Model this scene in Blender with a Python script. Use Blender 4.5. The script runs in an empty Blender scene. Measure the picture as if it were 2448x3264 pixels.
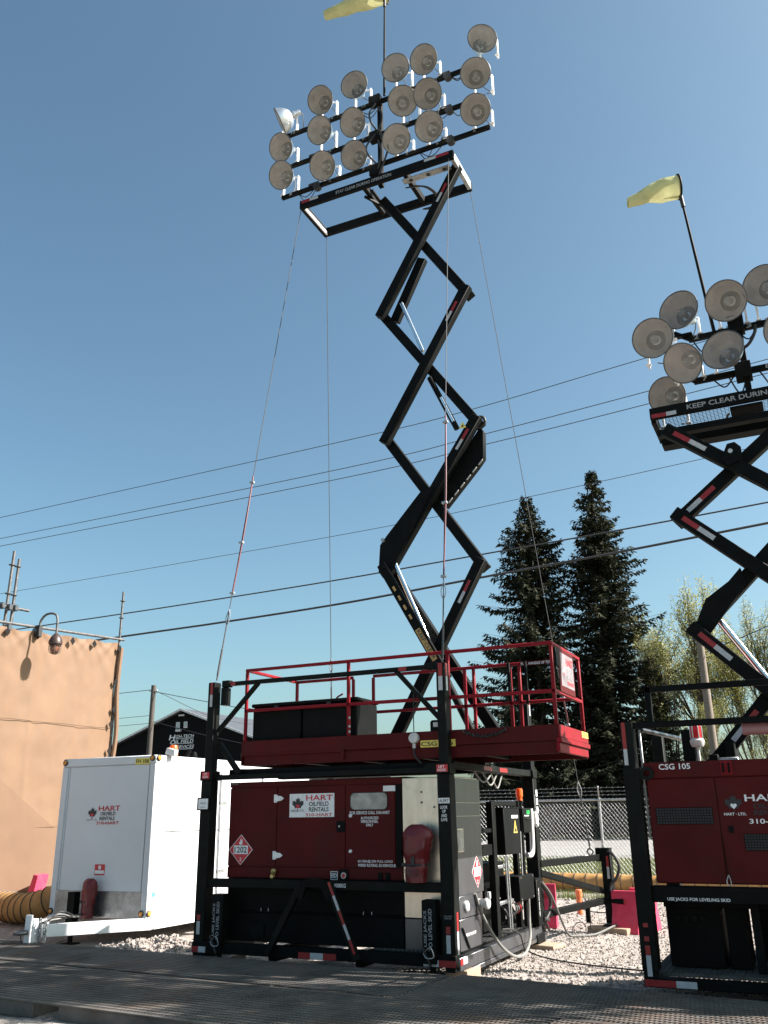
import bpy, bmesh, math, random
from mathutils import Vector, Matrix, Quaternion, noise

# ---------------------------------------------------------------- camera, sky, sun, exposure
SC = bpy.context.scene
COL = SC.collection
R = math.radians
V = Vector
rnd = random.Random(7)

TH, ROLL, YAW = R(19.0), R(0.8), R(25.2)
cam = bpy.data.cameras.new("camera")
cam.sensor_fit = 'HORIZONTAL'; cam.sensor_width = 36.0; cam.lens = 2800.0/2448.0*36.0
cam.clip_start = 0.05; cam.clip_end = 1500
camo = bpy.data.objects.new("camera", cam); COL.objects.link(camo)
fw = V((-math.sin(YAW)*math.cos(TH), math.cos(YAW)*math.cos(TH), math.sin(TH)))
rt = V((math.cos(YAW), math.sin(YAW), 0)); up = rt.cross(fw)
c_, s_ = math.cos(ROLL), math.sin(ROLL)
RT, UP = rt*c_-up*s_, rt*s_+up*c_
M = Matrix((RT, UP, -fw)).transposed().to_4x4(); M.translation = V((3.603, -9.258, 1.65))
camo.matrix_world = M
SC.camera = camo

SUN = V((.725, .245, .642)).normalized()
W = bpy.data.worlds.new("World"); SC.world = W; W.use_nodes = True
nt = W.node_tree; nt.nodes.clear()
sky = nt.nodes.new('ShaderNodeTexSky'); sky.sky_type = 'NISHITA'; sky.sun_disc = False
sky.sun_elevation = math.asin(SUN.z); sky.sun_rotation = math.atan2(SUN.x, SUN.y)
sky.altitude = 300; sky.air_density = 1.0; sky.dust_density = 3.5; sky.ozone_density = 2.0
bgn = nt.nodes.new('ShaderNodeBackground'); bgn.inputs[1].default_value = 0.057
wo = nt.nodes.new('ShaderNodeOutputWorld')
tint = nt.nodes.new('ShaderNodeMixRGB'); tint.blend_type = 'MULTIPLY'; tint.inputs[0].default_value = 1; tint.inputs[2].default_value = (.88, 1.02, .89, 1)   # white balance
gam = nt.nodes.new('ShaderNodeGamma'); gam.inputs[1].default_value = 1.1   # contrast of a hazy spring sky
nt.links.new(sky.outputs[0], gam.inputs[0]); nt.links.new(gam.outputs[0], tint.inputs[1]); nt.links.new(tint.outputs[0], bgn.inputs[0]); nt.links.new(bgn.outputs[0], wo.inputs[0])
sl = bpy.data.lights.new("sun", 'SUN'); sl.energy = 5.0; sl.angle = R(0.5); sl.color = (1.0, .93, .87)
so = bpy.data.objects.new("sun", sl); COL.objects.link(so)
so.rotation_euler = SUN.to_track_quat('Z', 'Y').to_euler(); so.location = SUN*80
SC.view_settings.view_transform = 'Standard'; SC.view_settings.look = 'None'
SC.view_settings.exposure = 1.7; SC.view_settings.gamma = 1.0

# ---------------------------------------------------------------- materials
def mat(name, col, rough=.5, metal=0., var=.12, scale=6., bump=0., bscale=40., col2=None, spec=.5, coat=0., rvar=.1, stretch=None, dirt=None, transl=None, detail=6):
    m = bpy.data.materials.new(name); m.use_nodes = True
    t = m.node_tree; N = t.nodes; L = t.links
    b = N['Principled BSDF']
    tc = N.new('ShaderNodeTexCoord'); src = tc.outputs['Object']
    geo = N.new('ShaderNodeNewGeometry'); src = geo.outputs['Position']
    if stretch:
        mp = N.new('ShaderNodeMapping'); mp.inputs['Scale'].default_value = stretch
        L.new(src, mp.inputs['Vector']); src = mp.outputs[0]
    nz = N.new('ShaderNodeTexNoise'); nz.inputs['Scale'].default_value = scale; nz.inputs['Detail'].default_value = detail; nz.inputs['Roughness'].default_value = .62
    L.new(src, nz.inputs['Vector'])
    cr = N.new('ShaderNodeValToRGB')
    c2 = col2 or tuple(min(1, c*(1+var*2)) for c in col)
    c1 = col if col2 else tuple(c*(1-var*2) for c in col)
    cr.color_ramp.elements[0].position = .32; cr.color_ramp.elements[1].position = .68
    cr.color_ramp.elements[0].color = (*c1, 1); cr.color_ramp.elements[1].color = (*c2, 1)
    L.new(nz.outputs['Fac'], cr.inputs['Fac']); out = cr.outputs['Color']
    if dirt:
        dcol, amt, dsc = dirt
        n2 = N.new('ShaderNodeTexNoise'); n2.inputs['Scale'].default_value = dsc; n2.inputs['Detail'].default_value = 8; n2.inputs['Roughness'].default_value = .7
        L.new(geo.outputs['Position'], n2.inputs['Vector'])
        r2 = N.new('ShaderNodeMapRange'); r2.inputs[1].default_value = .5; r2.inputs[2].default_value = .75; r2.inputs[3].default_value = 0; r2.inputs[4].default_value = amt
        L.new(n2.outputs['Fac'], r2.inputs[0])
        mx = N.new('ShaderNodeMixRGB'); mx.inputs[2].default_value = (*dcol, 1)
        L.new(r2.outputs[0], mx.inputs[0]); L.new(out, mx.inputs[1]); out = mx.outputs[0]
    L.new(out, b.inputs['Base Color'])
    rr = N.new('ShaderNodeMapRange'); rr.inputs[3].default_value = max(.02, rough-rvar); rr.inputs[4].default_value = min(1, rough+rvar)
    L.new(nz.outputs['Fac'], rr.inputs[0]); L.new(rr.outputs[0], b.inputs['Roughness'])
    b.inputs['Metallic'].default_value = metal; b.inputs['Specular IOR Level'].default_value = spec
    b.inputs['Coat Weight'].default_value = coat
    if bump:
        n3 = N.new('ShaderNodeTexNoise'); n3.inputs['Scale'].default_value = bscale; n3.inputs['Detail'].default_value = 5
        L.new(geo.outputs['Position'], n3.inputs['Vector'])
        bp = N.new('ShaderNodeBump'); bp.inputs['Strength'].default_value = bump; bp.inputs['Distance'].default_value = .02
        L.new(n3.outputs['Fac'], bp.inputs['Height']); L.new(bp.outputs[0], b.inputs['Normal'])
    if transl:
        tr = N.new('ShaderNodeBsdfTranslucent'); ms = N.new('ShaderNodeMixShader'); ms.inputs[0].default_value = transl
        L.new(out, tr.inputs['Color']); L.new(b.outputs[0], ms.inputs[1]); L.new(tr.outputs[0], ms.inputs[2])
        L.new(ms.outputs[0], N['Material Output'].inputs[0])
    return m

def glassy(name, col, alpha, rough=.15):
    m = bpy.data.materials.new(name); m.use_nodes = True; t = m.node_tree; N = t.nodes; L = t.links
    b = N['Principled BSDF']; b.inputs['Base Color'].default_value = (*col, 1); b.inputs['Roughness'].default_value = rough
    tr = N.new('ShaderNodeBsdfTransparent'); ms = N.new('ShaderNodeMixShader')
    nz = N.new('ShaderNodeTexNoise'); nz.inputs['Scale'].default_value = 9; nz.inputs['Detail'].default_value = 4
    tc = N.new('ShaderNodeTexCoord'); L.new(tc.outputs['Object'], nz.inputs['Vector'])
    r = N.new('ShaderNodeMapRange'); r.inputs[1].default_value = .3; r.inputs[2].default_value = .7; r.inputs[3].default_value = alpha*.75; r.inputs[4].default_value = min(1, alpha*1.25)
    L.new(nz.outputs['Fac'], r.inputs[0]); L.new(r.outputs[0], ms.inputs[0])
    oi = N.new('ShaderNodeObjectInfo'); hv = N.new('ShaderNodeHueSaturation'); mr = N.new('ShaderNodeMapRange'); mr.inputs[3].default_value = .62; mr.inputs[4].default_value = 1.3
    hv.inputs['Color'].default_value = (*col, 1); L.new(oi.outputs['Random'], mr.inputs[0]); L.new(mr.outputs[0], hv.inputs['Value']); L.new(hv.outputs[0], b.inputs['Base Color'])
    L.new(tr.outputs[0], ms.inputs[1]); L.new(b.outputs[0], ms.inputs[2]); L.new(ms.outputs[0], N['Material Output'].inputs[0])
    return m

BLACK = mat("black_paint", (.0032, .0038, .0038), .6, spec=.10, var=.2, scale=5, dirt=((.014, .0135, .012), .35, 3.), bump=.04, bscale=60, rvar=.12)
OLIVE = mat("dark_green_black_paint", (.0048, .0060, .0052), .6, spec=.12, var=.2, scale=5, dirt=((.018, .017, .015), .4, 2.5), bump=.04, bscale=60, rvar=.12)
RED = mat("red_paint", (.19, .006, .012), .5, var=.1, scale=3, dirt=((.09, .014, .014), .35, 4.), bump=.03, bscale=30, spec=.15)
REDDARK = mat("faded_red_paint", (0.070, 0.0055, 0.006), .6, spec=.14, var=.12, scale=2, dirt=((.040, .014, .012), .6, 2.2), bump=.05, bscale=12)
WHITE = mat("white_panel_paint", (.58, .592, .615), .4, var=.02, scale=1.2, dirt=((.6, .58, .54), .25, 3.))
WHITEMETAL = mat("white_metal", (.78, .79, .8), .35, var=.05, scale=8, dirt=((.45, .42, .38), .3, 8.))
ALU = mat("brushed_aluminium", (.68, .60, .51), .34, .85, var=.08, scale=3, stretch=(3, 3, .6), dirt=((.34, .29, .22), .6, 3.), rvar=.14, bump=.03)
ALUDARK = mat("grey_brushed_steel", (.105, .11, .12), .3, .65, var=.06, scale=3, stretch=(4, 4, .5), dirt=((.2, .2, .2), .15, 4.), rvar=.06)
TREAD = mat("tread_plate", (.30, .30, .31), .30, .9, var=.25, scale=4, rvar=.1)
CHROME = mat("chrome_rod", (.75, .77, .8), .12, 1., var=.03, rvar=.04)
GALV = mat("galvanised_steel", (0.357, 0.365, 0.374), .45, .85, var=.12, scale=20, rvar=.1)
SCAFF = mat("dull_scaffold_steel", (.10, .10, .102), .55, .4, var=.2, scale=15)
REFL_OUT = mat("spun_aluminium", (.66, .68, .70), .35, .9, var=.05, scale=6)
REFL_IN = mat("dull_reflector", (.58, .53, .49), .5, .3, var=.1, scale=4, dirt=((.38, .33, .30), .6, 7.))
RIMM = mat("dark_lamp_rim", (.10, .10, .10), .5, .5)
SOCKETM = mat("dark_lamp_socket", (.03, .028, .026), .5)
REFL_RING = mat("reflector_ring", (.085, .08, .075), .5, .4, var=.1, scale=9)
LENS = glassy("dusty_lamp_glass", (.40, .38, .36), .30, .08)
BULB = glassy("lamp_bulb_glass", (.38, .37, .36), .55, .08)
RUBBER = mat("black_rubber", (.014, .014, .015), .6, var=.15)
HOSEGREY = mat("dark_grey_hose", (.10, .10, .095), .55, var=.1, scale=10)
CABLEGREY = mat("grey_cable", (.17, .17, .16), .55, var=.1, scale=10)
OCHRE = mat("ochre_decal", (.42, .27, .09), .5, var=.1)
YELLOW = mat("yellow_decal", (.72, .58, .11), .45, var=.05, dirt=((.5, .4, .1), .3, 20.))
DECALW = mat("white_decal", (.72, .73, .74), .5, var=.04, scale=12, dirt=((.45, .43, .42), .3, 20.))
DECALGREY = mat("grey_decal", (.26, .27, .28), .55, var=.08, scale=30)
FADEDSIGN = mat("faded_sign", (.20, .165, .175), .5, var=.15, scale=4)
DECALR = mat("red_decal", (.48, .02, .03), .45, var=.08, scale=12)
DECALK = mat("black_decal", (.012, .013, .016), .5, var=.1)
DECALB = mat("blue_decal", (.08, .42, .62), .5)
TAPEW = mat("white_reflective_tape", (.38, .40, .42), .4, var=.06, scale=25, dirt=((.4, .4, .38), .3, 15.))
TAPER = mat("red_reflective_tape", (.25, .010, .012), .4, var=.1, scale=25)
ORANGE = mat("orange_plastic", (.80, .13, .02), .35, var=.08, transl=.25)
REDPLAS = mat("red_lamp_plastic", (.55, .01, .015), .2, var=.05, transl=.3)
AMBER = mat("amber_lens", (.6, .22, .03), .2, var=.08)
PINK = mat("faded_pink_plastic", (0.576, 0.044, 0.104), .5, var=.1, scale=4, dirt=((0.600, 0.176, 0.224), .5, 3.), transl=.15)
PIPEOR = mat("orange_pipe_paint", (0.595, 0.136, 0.043), .5, var=.1, scale=12)
TARP = mat("tan_tarp_cloth", (0.192, 0.116, 0.069), .75, var=.05, scale=1.5, bump=.12, bscale=9, dirt=((0.15, 0.085, 0.055), .3, 1.2), transl=.16)
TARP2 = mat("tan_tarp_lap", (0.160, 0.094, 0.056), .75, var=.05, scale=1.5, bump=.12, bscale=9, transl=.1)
DUCT = mat("yellow_duct_cloth", (0.420, 0.225, 0.075), .6, var=.12, scale=5, dirt=((0.338, 0.180, 0.060), .5, 4.), transl=.15)
DUCTRIB = mat("duct_rib", (.05, .035, .02), .6)
SOCK = mat("yellow_windsock_cloth", (0.492, 0.492, 0.254), .6, var=.06, scale=5, transl=.22)
REDBAG = mat("red_vinyl_cover", (.115, .009, .012), .42, var=.12, scale=5, bump=.25, bscale=14)
WOOD = mat("weathered_timber", (0.315, 0.232, 0.165), .8, var=.15, scale=5, stretch=(1, 8, 8), bump=.2, bscale=20)
POLEW = mat("utility_pole_wood", (0.168, 0.136, 0.112), .85, var=.15, scale=4, stretch=(8, 8, .6), bump=.2)
POLED = mat("dark_pole_wood", (.06, .052, .045), .85, var=.15, scale=4, stretch=(8, 8, .6), bump=.2)
GRATE = mat("worn_deck_steel", (.064, .060, .056), .85, .0, var=.2, scale=2.5, col2=(.138, .130, .121), dirt=((.14, .080, .048), .7, 1.3), rvar=.12, spec=.10)
FGRATE = mat("floor_grating_steel", (.07, .07, .068), .5, .4, var=.2)
GRAVEL = mat("pale_gravel", (0.27, 0.240, 0.218), .9, var=.25, scale=16, bump=.9, bscale=55, dirt=((0.150, 0.115, 0.092), .75, .75))
STONE = mat("pale_stone", (0.274, 0.241, 0.216), .85, var=.25, scale=9, bump=.4, bscale=60)
FIELD = mat("dry_ground", (0.120, 0.112, 0.068), .95, var=.25, scale=.6, bump=.4, bscale=8)
ROADM = mat("grey_road", (.16, .153, .148), .85, var=.1, scale=2.5, bump=.2, bscale=60, dirt=((0.209, 0.194, 0.180), .6, .3))
GRASSM = mat("verge_grass", (0.112, 0.133, 0.038), .7, var=.25, scale=1.1, transl=.3, dirt=((0.175, 0.154, 0.070), .6, .7))
NEEDLE = mat("spruce_needles", (0.016, 0.022, 0.013), .8, var=.3, scale=1.2, col2=(0.040, 0.042, 0.022), spec=.2, transl=.12)
CONE = mat("spruce_cones", (.065, .045, .028), .8, var=.3, scale=3)
LEAF = mat("budding_leaves", (0.225, 0.232, 0.060), .6, var=.25, scale=2, col2=(0.345, 0.323, 0.112), transl=.45)
DLEAF = mat("dark_wood_leaves", (.022, .028, .016), .8, var=.3, scale=1.5, col2=(.05, .055, .03), transl=.1)
BARK = mat("bark", (.075, .06, .048), .9, var=.25, scale=6, bump=.4)
BLACKWALL = mat("black_siding", (.004, .0042, .0045), .7, spec=.08, var=.15, scale=2)
ROOFM = mat("grey_metal_roof", (.10, .105, .115), .45, .4, var=.1, scale=2)
TRIM = mat("pale_trim", (.5, .5, .5), .5)
PANE = mat("window_pane", (.35, .38, .40), .1, var=.1, scale=4)
DARKGLASS = mat("cabinet_window_glass", (.22, .215, .20), .12, .0, var=.5, scale=9, col2=(.42, .41, .38))
PVC = mat("grey_pvc", (.50, .50, .49), .45, var=.05)
WIREM = mat("wire_dark", (.02, .022, .026), .6)
ROPE = mat("steel_wire_rope", (.045, .047, .05), .6, .0)
SLEEVE = mat("red_cable_sleeve", (.10, .012, .018), .5)
LIGHTTUBE = mat("pinkish_tube_cover", (.42, .22, .23), .3, var=.05, transl=.3)
HEDGE = DLEAF

# ---------------------------------------------------------------- mesh helpers
class MB:
    def __init__(s): s.v = []; s.f = []; s.mi = []; s.m = 0
    def add(s, vs, fs):
        o = len(s.v); s.v.extend(V(a) for a in vs)
        for f in fs: s.f.append([o+i for i in f]); s.mi.append(s.m)
        return s
    def obox(s, c, h, ax, ch=.004):
        """chamfered box: centre, half sizes, three axes"""
        c = V(c); X, Y, Z = ax; hx, hy, hz = h; k = min(ch, hx*.45, hy*.45, hz*.45)
        vs = []; idx = {}
        for sx in (-1, 1):
            for sy in (-1, 1):
                for sz in (-1, 1):
                    for a in range(3):
                        q = [sx*(hx-k), sy*(hy-k), sz*(hz-k)]
                        q[a] = (sx*hx, sy*hy, sz*hz)[a]
                        idx[(sx, sy, sz, a)] = len(vs)
                        vs.append(c+X*q[0]+Y*q[1]+Z*q[2])
        I = idx; fs = []
        for s1 in (-1, 1):
            fs.append([I[(s1, -1, -1, 0)], I[(s1, 1, -1, 0)], I[(s1, 1, 1, 0)], I[(s1, -1, 1, 0)]])
            fs.append([I[(-1, s1, -1, 1)], I[(1, s1, -1, 1)], I[(1, s1, 1, 1)], I[(-1, s1, 1, 1)]])
            fs.append([I[(-1, -1, s1, 2)], I[(1, -1, s1, 2)], I[(1, 1, s1, 2)], I[(-1, 1, s1, 2)]])
            for s2 in (-1, 1):
                fs.append([I[(s1, s2, -1, 0)], I[(s1, s2, 1, 0)], I[(s1, s2, 1, 1)], I[(s1, s2, -1, 1)]])
                fs.append([I[(s1, -1, s2, 0)], I[(s1, 1, s2, 0)], I[(s1, 1, s2, 2)], I[(s1, -1, s2, 2)]])
                fs.append([I[(-1, s1, s2, 1)], I[(1, s1, s2, 1)], I[(1, s1, s2, 2)], I[(-1, s1, s2, 2)]])
                for s3 in (-1, 1):
                    fs.append([I[(s1, s2, s3, 0)], I[(s1, s2, s3, 1)], I[(s1, s2, s3, 2)]])
        return s.add(vs, fs)
    def box(s, x0, x1, y0, y1, z0, z1, ch=.004):
        return s.obox(((x0+x1)/2, (y0+y1)/2, (z0+z1)/2), (abs(x1-x0)/2, abs(y1-y0)/2, abs(z1-z0)/2), (V((1, 0, 0)), V((0, 1, 0)), V((0, 0, 1))), ch)
    def bar(s, p, q, w, h, upv=(0, 0, 1), ch=.005):
        """box from p to q; h along the up direction, w across"""
        p, q = V(p), V(q); d = q-p; L = d.length; d = d/L; u = V(upv)
        if abs(u.dot(d)) > .98: u = V((0, 1, 0))
        a = d.cross(u).normalized(); u = a.cross(d).normalized()
        return s.obox((p+q)/2, (L/2, w/2, h/2), (d, a, u), ch)
    def tube(s, pts, r, n=8, cap=True):
        pts = [V(p) for p in pts]; rs = r if isinstance(r, (list, tuple)) else [r]*len(pts)
        t = (pts[1]-pts[0]).normalized(); a = t.orthogonal().normalized(); o = len(s.v); rings = []
        for i, p in enumerate(pts):
            if 0 < i < len(pts)-1: t2 = (pts[i+1]-pts[i-1]).normalized()
            elif i == 0: t2 = (pts[1]-pts[0]).normalized()
            else: t2 = (pts[-1]-pts[-2]).normalized()
            a = (t.rotation_difference(t2) @ a); a = (a-t2*a.dot(t2)).normalized(); t = t2
            b = t.cross(a)
            rings.append([p+(a*math.cos(k*math.tau/n)+b*math.sin(k*math.tau/n))*rs[i] for k in range(n)])
        vs = [q for rg in rings for q in rg]; fs = []
        for i in range(len(pts)-1):
            for k in range(n): fs.append([i*n+k, i*n+(k+1) % n, (i+1)*n+(k+1) % n, (i+1)*n+k])
        if cap: fs.append(list(range(n))[::-1]); fs.append([(len(pts)-1)*n+k for k in range(n)])
        return s.add(vs, fs)
    def cyl(s, p, q, r, n=16): return s.tube([p, q], r, n)
    def lathe(s, prof, o=(0, 0, 0), ax=(0, 0, 1), n=24, cap=False):
        ax = V(ax).normalized(); a = ax.orthogonal().normalized(); b = ax.cross(a); o = V(o); vs = []; fs = []
        for r, z in prof:
            for k in range(n): vs.append(o+ax*z+(a*math.cos(k*math.tau/n)+b*math.sin(k*math.tau/n))*r)
        for i in range(len(prof)-1):
            for k in range(n): fs.append([i*n+k, i*n+(k+1) % n, (i+1)*n+(k+1) % n, (i+1)*n+k])
        if cap: fs.append(list(range(n))[::-1]); fs.append([(len(prof)-1)*n+k for k in range(n)])
        return s.add(vs, fs)
    def prism(s, poly, pl, t0, t1):
        """polygon in plane pl=(o,xd,ud), extruded along the plane normal from t0 to t1"""
        o, xd, ud = V(pl[0]), V(pl[1]), V(pl[2]); nn = xd.cross(ud); n = len(poly)
        vs = [o+xd*a+ud*b+nn*t0 for a, b in poly]+[o+xd*a+ud*b+nn*t1 for a, b in poly]
        fs = [list(range(n))[::-1], [n+i for i in range(n)]]+[[i, (i+1) % n, n+(i+1) % n, n+i] for i in range(n)]
        return s.add(vs, fs)
    def quad(s, a, b, c, d): return s.add([a, b, c, d], [[0, 1, 2, 3]])
    def mesh(s, name, mats, origin=(0, 0, 0), recalc=True, smooth=True):
        me = bpy.data.meshes.new(name); o = V(origin)
        me.from_pydata([tuple(v-o) for v in s.v], [], s.f)
        ml = mats if isinstance(mats, (list, tuple)) else [mats]
        for m in ml: me.materials.append(m)
        if len(ml) > 1: me.polygons.foreach_set('material_index', s.mi)
        if recalc:
            bm = bmesh.new(); bm.from_mesh(me); bmesh.ops.recalc_face_normals(bm, faces=bm.faces); bm.to_mesh(me); bm.free()
        if smooth:
            me.polygons.foreach_set('use_smooth', [True]*len(me.polygons)); me.set_sharp_from_angle(angle=R(38))
        me.update(); return me

def wloc(o):
    p = V((0, 0, 0))
    while o: p += o.location; o = o.parent
    return p
def tag(o, label=None, cat=None, group=None, kind=None):
    if label: o['label'] = label
    if cat: o['category'] = cat
    if group: o['group'] = group
    if kind: o['kind'] = kind
    return o
def thing(name, label, cat, loc, group=None):
    o = bpy.data.objects.new(name, None); COL.objects.link(o); o.location = loc; o.empty_display_size = .1
    return tag(o, label, cat, group)
def part(name, mb, mats, parent=None, label=None, loc=None, kind=None, recalc=True, smooth=True):
    """link an MB (world coordinates) as one mesh object"""
    xs = [v.x for v in mb.v]; ys = [v.y for v in mb.v]; zs = [v.z for v in mb.v]
    org = V(loc) if loc else V(((min(xs)+max(xs))/2, (min(ys)+max(ys))/2, min(zs)))
    o = bpy.data.objects.new(name, mb.mesh(name, mats, org, recalc, smooth)); COL.objects.link(o)
    o.location = org-(wloc(parent) if parent else V((0, 0, 0))); o.parent = parent
    if label: o['label'] = label
    if kind: o['kind'] = kind
    return o
def put(name, me, parent, loc, rot=None, scale=None):
    """link a shared mesh at a world place under a parent"""
    o = bpy.data.objects.new(name, me); COL.objects.link(o); o.parent = parent
    o.location = V(loc)-(wloc(parent) if parent else V((0, 0, 0)))
    if rot is not None: o.rotation_mode = 'QUATERNION'; o.rotation_quaternion = rot
    if scale: o.scale = scale
    return o
X_, Y_, Z_ = V((1, 0, 0)), V((0, 1, 0)), V((0, 0, 1))
def front(x, y, z): return (V((x, y, z)), X_, Z_)
def side(x, y, z): return (V((x, y, z)), Y_, Z_)
def spline(pts, n=8):
    pts = [V(p) for p in pts]; P = [pts[0]*2-pts[1]]+pts+[pts[-1]*2-pts[-2]]; out = []
    for i in range(1, len(P)-2):
        a, b, c, d = P[i-1:i+3]
        for k in range(n):
            t = k/n
            out.append(.5*((2*b)+(c-a)*t+(2*a-5*b+4*c-d)*t*t+(3*b-a-3*c+d)*t**3))
    out.append(pts[-1]); return out

_tx = {}
def text_geo(s, bold):
    if (s, bold) in _tx: return _tx[(s, bold)]
    cu = bpy.data.curves.new("t", 'FONT'); cu.body = s; cu.size = 1; cu.offset = .016 if bold else .004; cu.resolution_u = 3; cu.space_line = .9
    cu.align_x = 'CENTER'
    ob = bpy.data.objects.new("t", cu); COL.objects.link(ob)
    dg = bpy.context.evaluated_depsgraph_get(); dg.update()
    me = bpy.data.meshes.new_from_object(ob.evaluated_get(dg))
    vs = [v.co.copy() for v in me.vertices]; fs = [list(p.vertices) for p in me.polygons]
    x0 = min(v.x for v in vs); x1 = max(v.x for v in vs); y0 = min(v.y for v in vs); y1 = max(v.y for v in vs)
    r = ([((v.x-x0)/(x1-x0), (v.y-y0)/(y1-y0)) for v in vs], fs)
    bpy.data.objects.remove(ob); bpy.data.curves.remove(cu); bpy.data.meshes.remove(me)
    _tx[(s, bold)] = r; return r
def lettering(parent, s, pl, w, h, m, off=.004, bold=True, name='lettering'):
    """flat print: text squeezed into w x h with its lower left corner at the plane origin"""
    o, xd, ud = V(pl[0]), V(pl[1]), V(pl[2]); nn = xd.cross(ud).normalized()
    vs, fs = text_geo(s, bold); mb = MB(); mb.add([o+xd*(a*w)+ud*(b*h)+nn*off for a, b in vs], fs)
    return part(name, mb, m, parent, recalc=False, smooth=False)
def plate(parent, name, pl, w, h, m, t=.003, base=0., label=None):
    mb = MB().prism([(0, 0), (w, 0), (w, h), (0, h)], pl, base, t)
    return part(name, mb, m, parent, label)
LEAFP = [(0, 1), (.12, .76), (.28, .86), (.21, .48), (.42, .68), (.47, .58), (.70, .62), (.62, .40), (.74, .33), (.36, .00), (.40, -.13), (.03, -.07), (.05, -.48)]
LEAFP = LEAFP+[(-a, b) for a, b in LEAFP[::-1][:-1]]
HEARTP = []
for k in range(24):
    t = k/24*math.tau; HEARTP.append((16*math.sin(t)**3/17, (13*math.cos(t)-5*math.cos(2*t)-2*math.cos(3*t)-math.cos(4*t))/17))
def emblem(parent, pl, s, leafm, heartm, off=.0045):
    o, xd, ud = V(pl[0]), V(pl[1]), V(pl[2])
    a = MB().prism([(x*s, y*s) for x, y in LEAFP], pl, off-.001, off)
    part('leaf_emblem', a, leafm, parent)
    a = MB().prism([(x*s*.27, (y-.15)*s*.27+.13*s) for x, y in HEARTP], pl, off+.001, off+.003)
    part('heart_emblem', a, heartm, parent)
def tape(parent, pl, segs, w, horiz=False):
    """red and white reflective tape; segs = [(start, end, 'r'|'w'), ...] along the up (or x) axis"""
    for a, b, c in segs:
        if horiz: mb = MB().prism([(a, 0), (b, 0), (b, w), (a, w)], pl, .0005, .003)
        else: mb = MB().prism([(0, a), (w, a), (w, b), (0, b)], pl, .0005, .003)
        part('reflective_tape', mb, TAPER if c == 'r' else TAPEW, parent)
def diamond(parent, pl, hw, hh, num='1202'):
    """red flammable placard with number panel, flame and class digit, as one part with sub-parts"""
    o, xd, ud = V(pl[0]), V(pl[1]), V(pl[2])
    mb = MB().prism([(0, -hh), (hw, 0), (0, hh), (-hw, 0)], pl, 0, .003)
    p = part('hazard_placard', mb, DECALW, parent, 'red diamond placard numbered 1202')
    part('red_field', MB().prism([(0, -hh*.95), (hw*.95, 0), (0, hh*.95), (-hw*.95, 0)], pl, .0032, .0042), DECALR, p)
    part('number_panel', MB().prism([(-hw*.6, -hh*.28), (hw*.6, -hh*.28), (hw*.6, hh*.28), (-hw*.6, hh*.28)], pl, .0044, .0052), DECALW, p)
    lettering(p, num, (o-xd*hw*.52-ud*hh*.2, xd, ud), hw*1.04, hh*.4, DECALK, .0062)
    lettering(p, '2', (o-xd*hw*.09-ud*hh*.74, xd, ud), hw*.18, hh*.24, DECALW, .0054)
    fl = [(0, .78), (.05, .62), (.13, .68), (.12, .5), (.16, .42), (.08, .33), (-.1, .33), (-.16, .44), (-.1, .56), (-.06, .5), (-.05, .65)]
    part('flame_symbol', MB().prism([(a*hw, b*hh) for a, b in fl], pl, .0044, .0054), DECALW, p)
    return p

# ---------------------------------------------------------------- setting: ground, road, verge
def ground_h(x, y):
    h = .03*noise.noise(V((x*1.3, y*1.3, 0)))+.015*noise.noise(V((x*5, y*5, 3)))+.012*noise.noise(V((x*14, y*14, 7)))
    # windrow of gravel between trailer and skid
    d = math.exp(-((y-1.30-.35*(x+4.4))**2)/.10)*max(0, min(1, (x+5.6)*1.5))*max(0, min(1, (-3.55-x)*2.5))
    h += d*max(0, .10+.12*noise.noise(V((x*3.1, y*3.1, 1)))+.09*noise.noise(V((x*9, y*9, 4))))
    # low muddy ridge in front of the duct
    h += math.exp(-((y-8.4)**2)/.35)*(.10+.06*noise.noise(V((x*3, y*3, 9))))
    if y < .2: h = min(h, .035)
    return h
mb = MB(); nx, ny = 260, 270; x0, x1, y0, y1 = -9.0, 6.0, -4.4, 12.6; vs = []; fs = []
for j in range(ny+1):
    for i in range(nx+1):
        x = x0+(x1-x0)*i/nx; y = y0+(y1-y0)*j/ny; e = min(i, j, nx-i, ny-j)
        vs.append((x, y, ground_h(x, y)+(-.05 if e == 0 else 0)))
for j in range(ny):
    for i in range(nx):
        a = j*(nx+1)+i; fs.append([a, a+1, a+nx+2, a+nx+1])
mb.add(vs, fs); tag(part('gravel_yard', mb, GRAVEL, recalc=False), kind='structure')
mb = MB(); S_ = 600
mb.quad((-S_, -S_, -.035), (S_, -S_, -.035), (S_, S_, -.035), (-S_, S_, -.035)); tag(part('ground', mb, FIELD, recalc=False), kind='structure')
mb = MB(); mb.quad((-40, -20, -.03), (30, -20, -.03), (30, 12.4, -.03), (-40, 12.4, -.03)); tag(part('yard_surface', mb, GRAVEL, recalc=False), kind='structure')
mb = MB(); mb.quad((-200, 26.2, -.026), (120, 26.2, -.026), (120, 50.8, -.026), (-200, 50.8, -.026)); tag(part('road', mb, ROADM, recalc=False), kind='structure')
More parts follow.
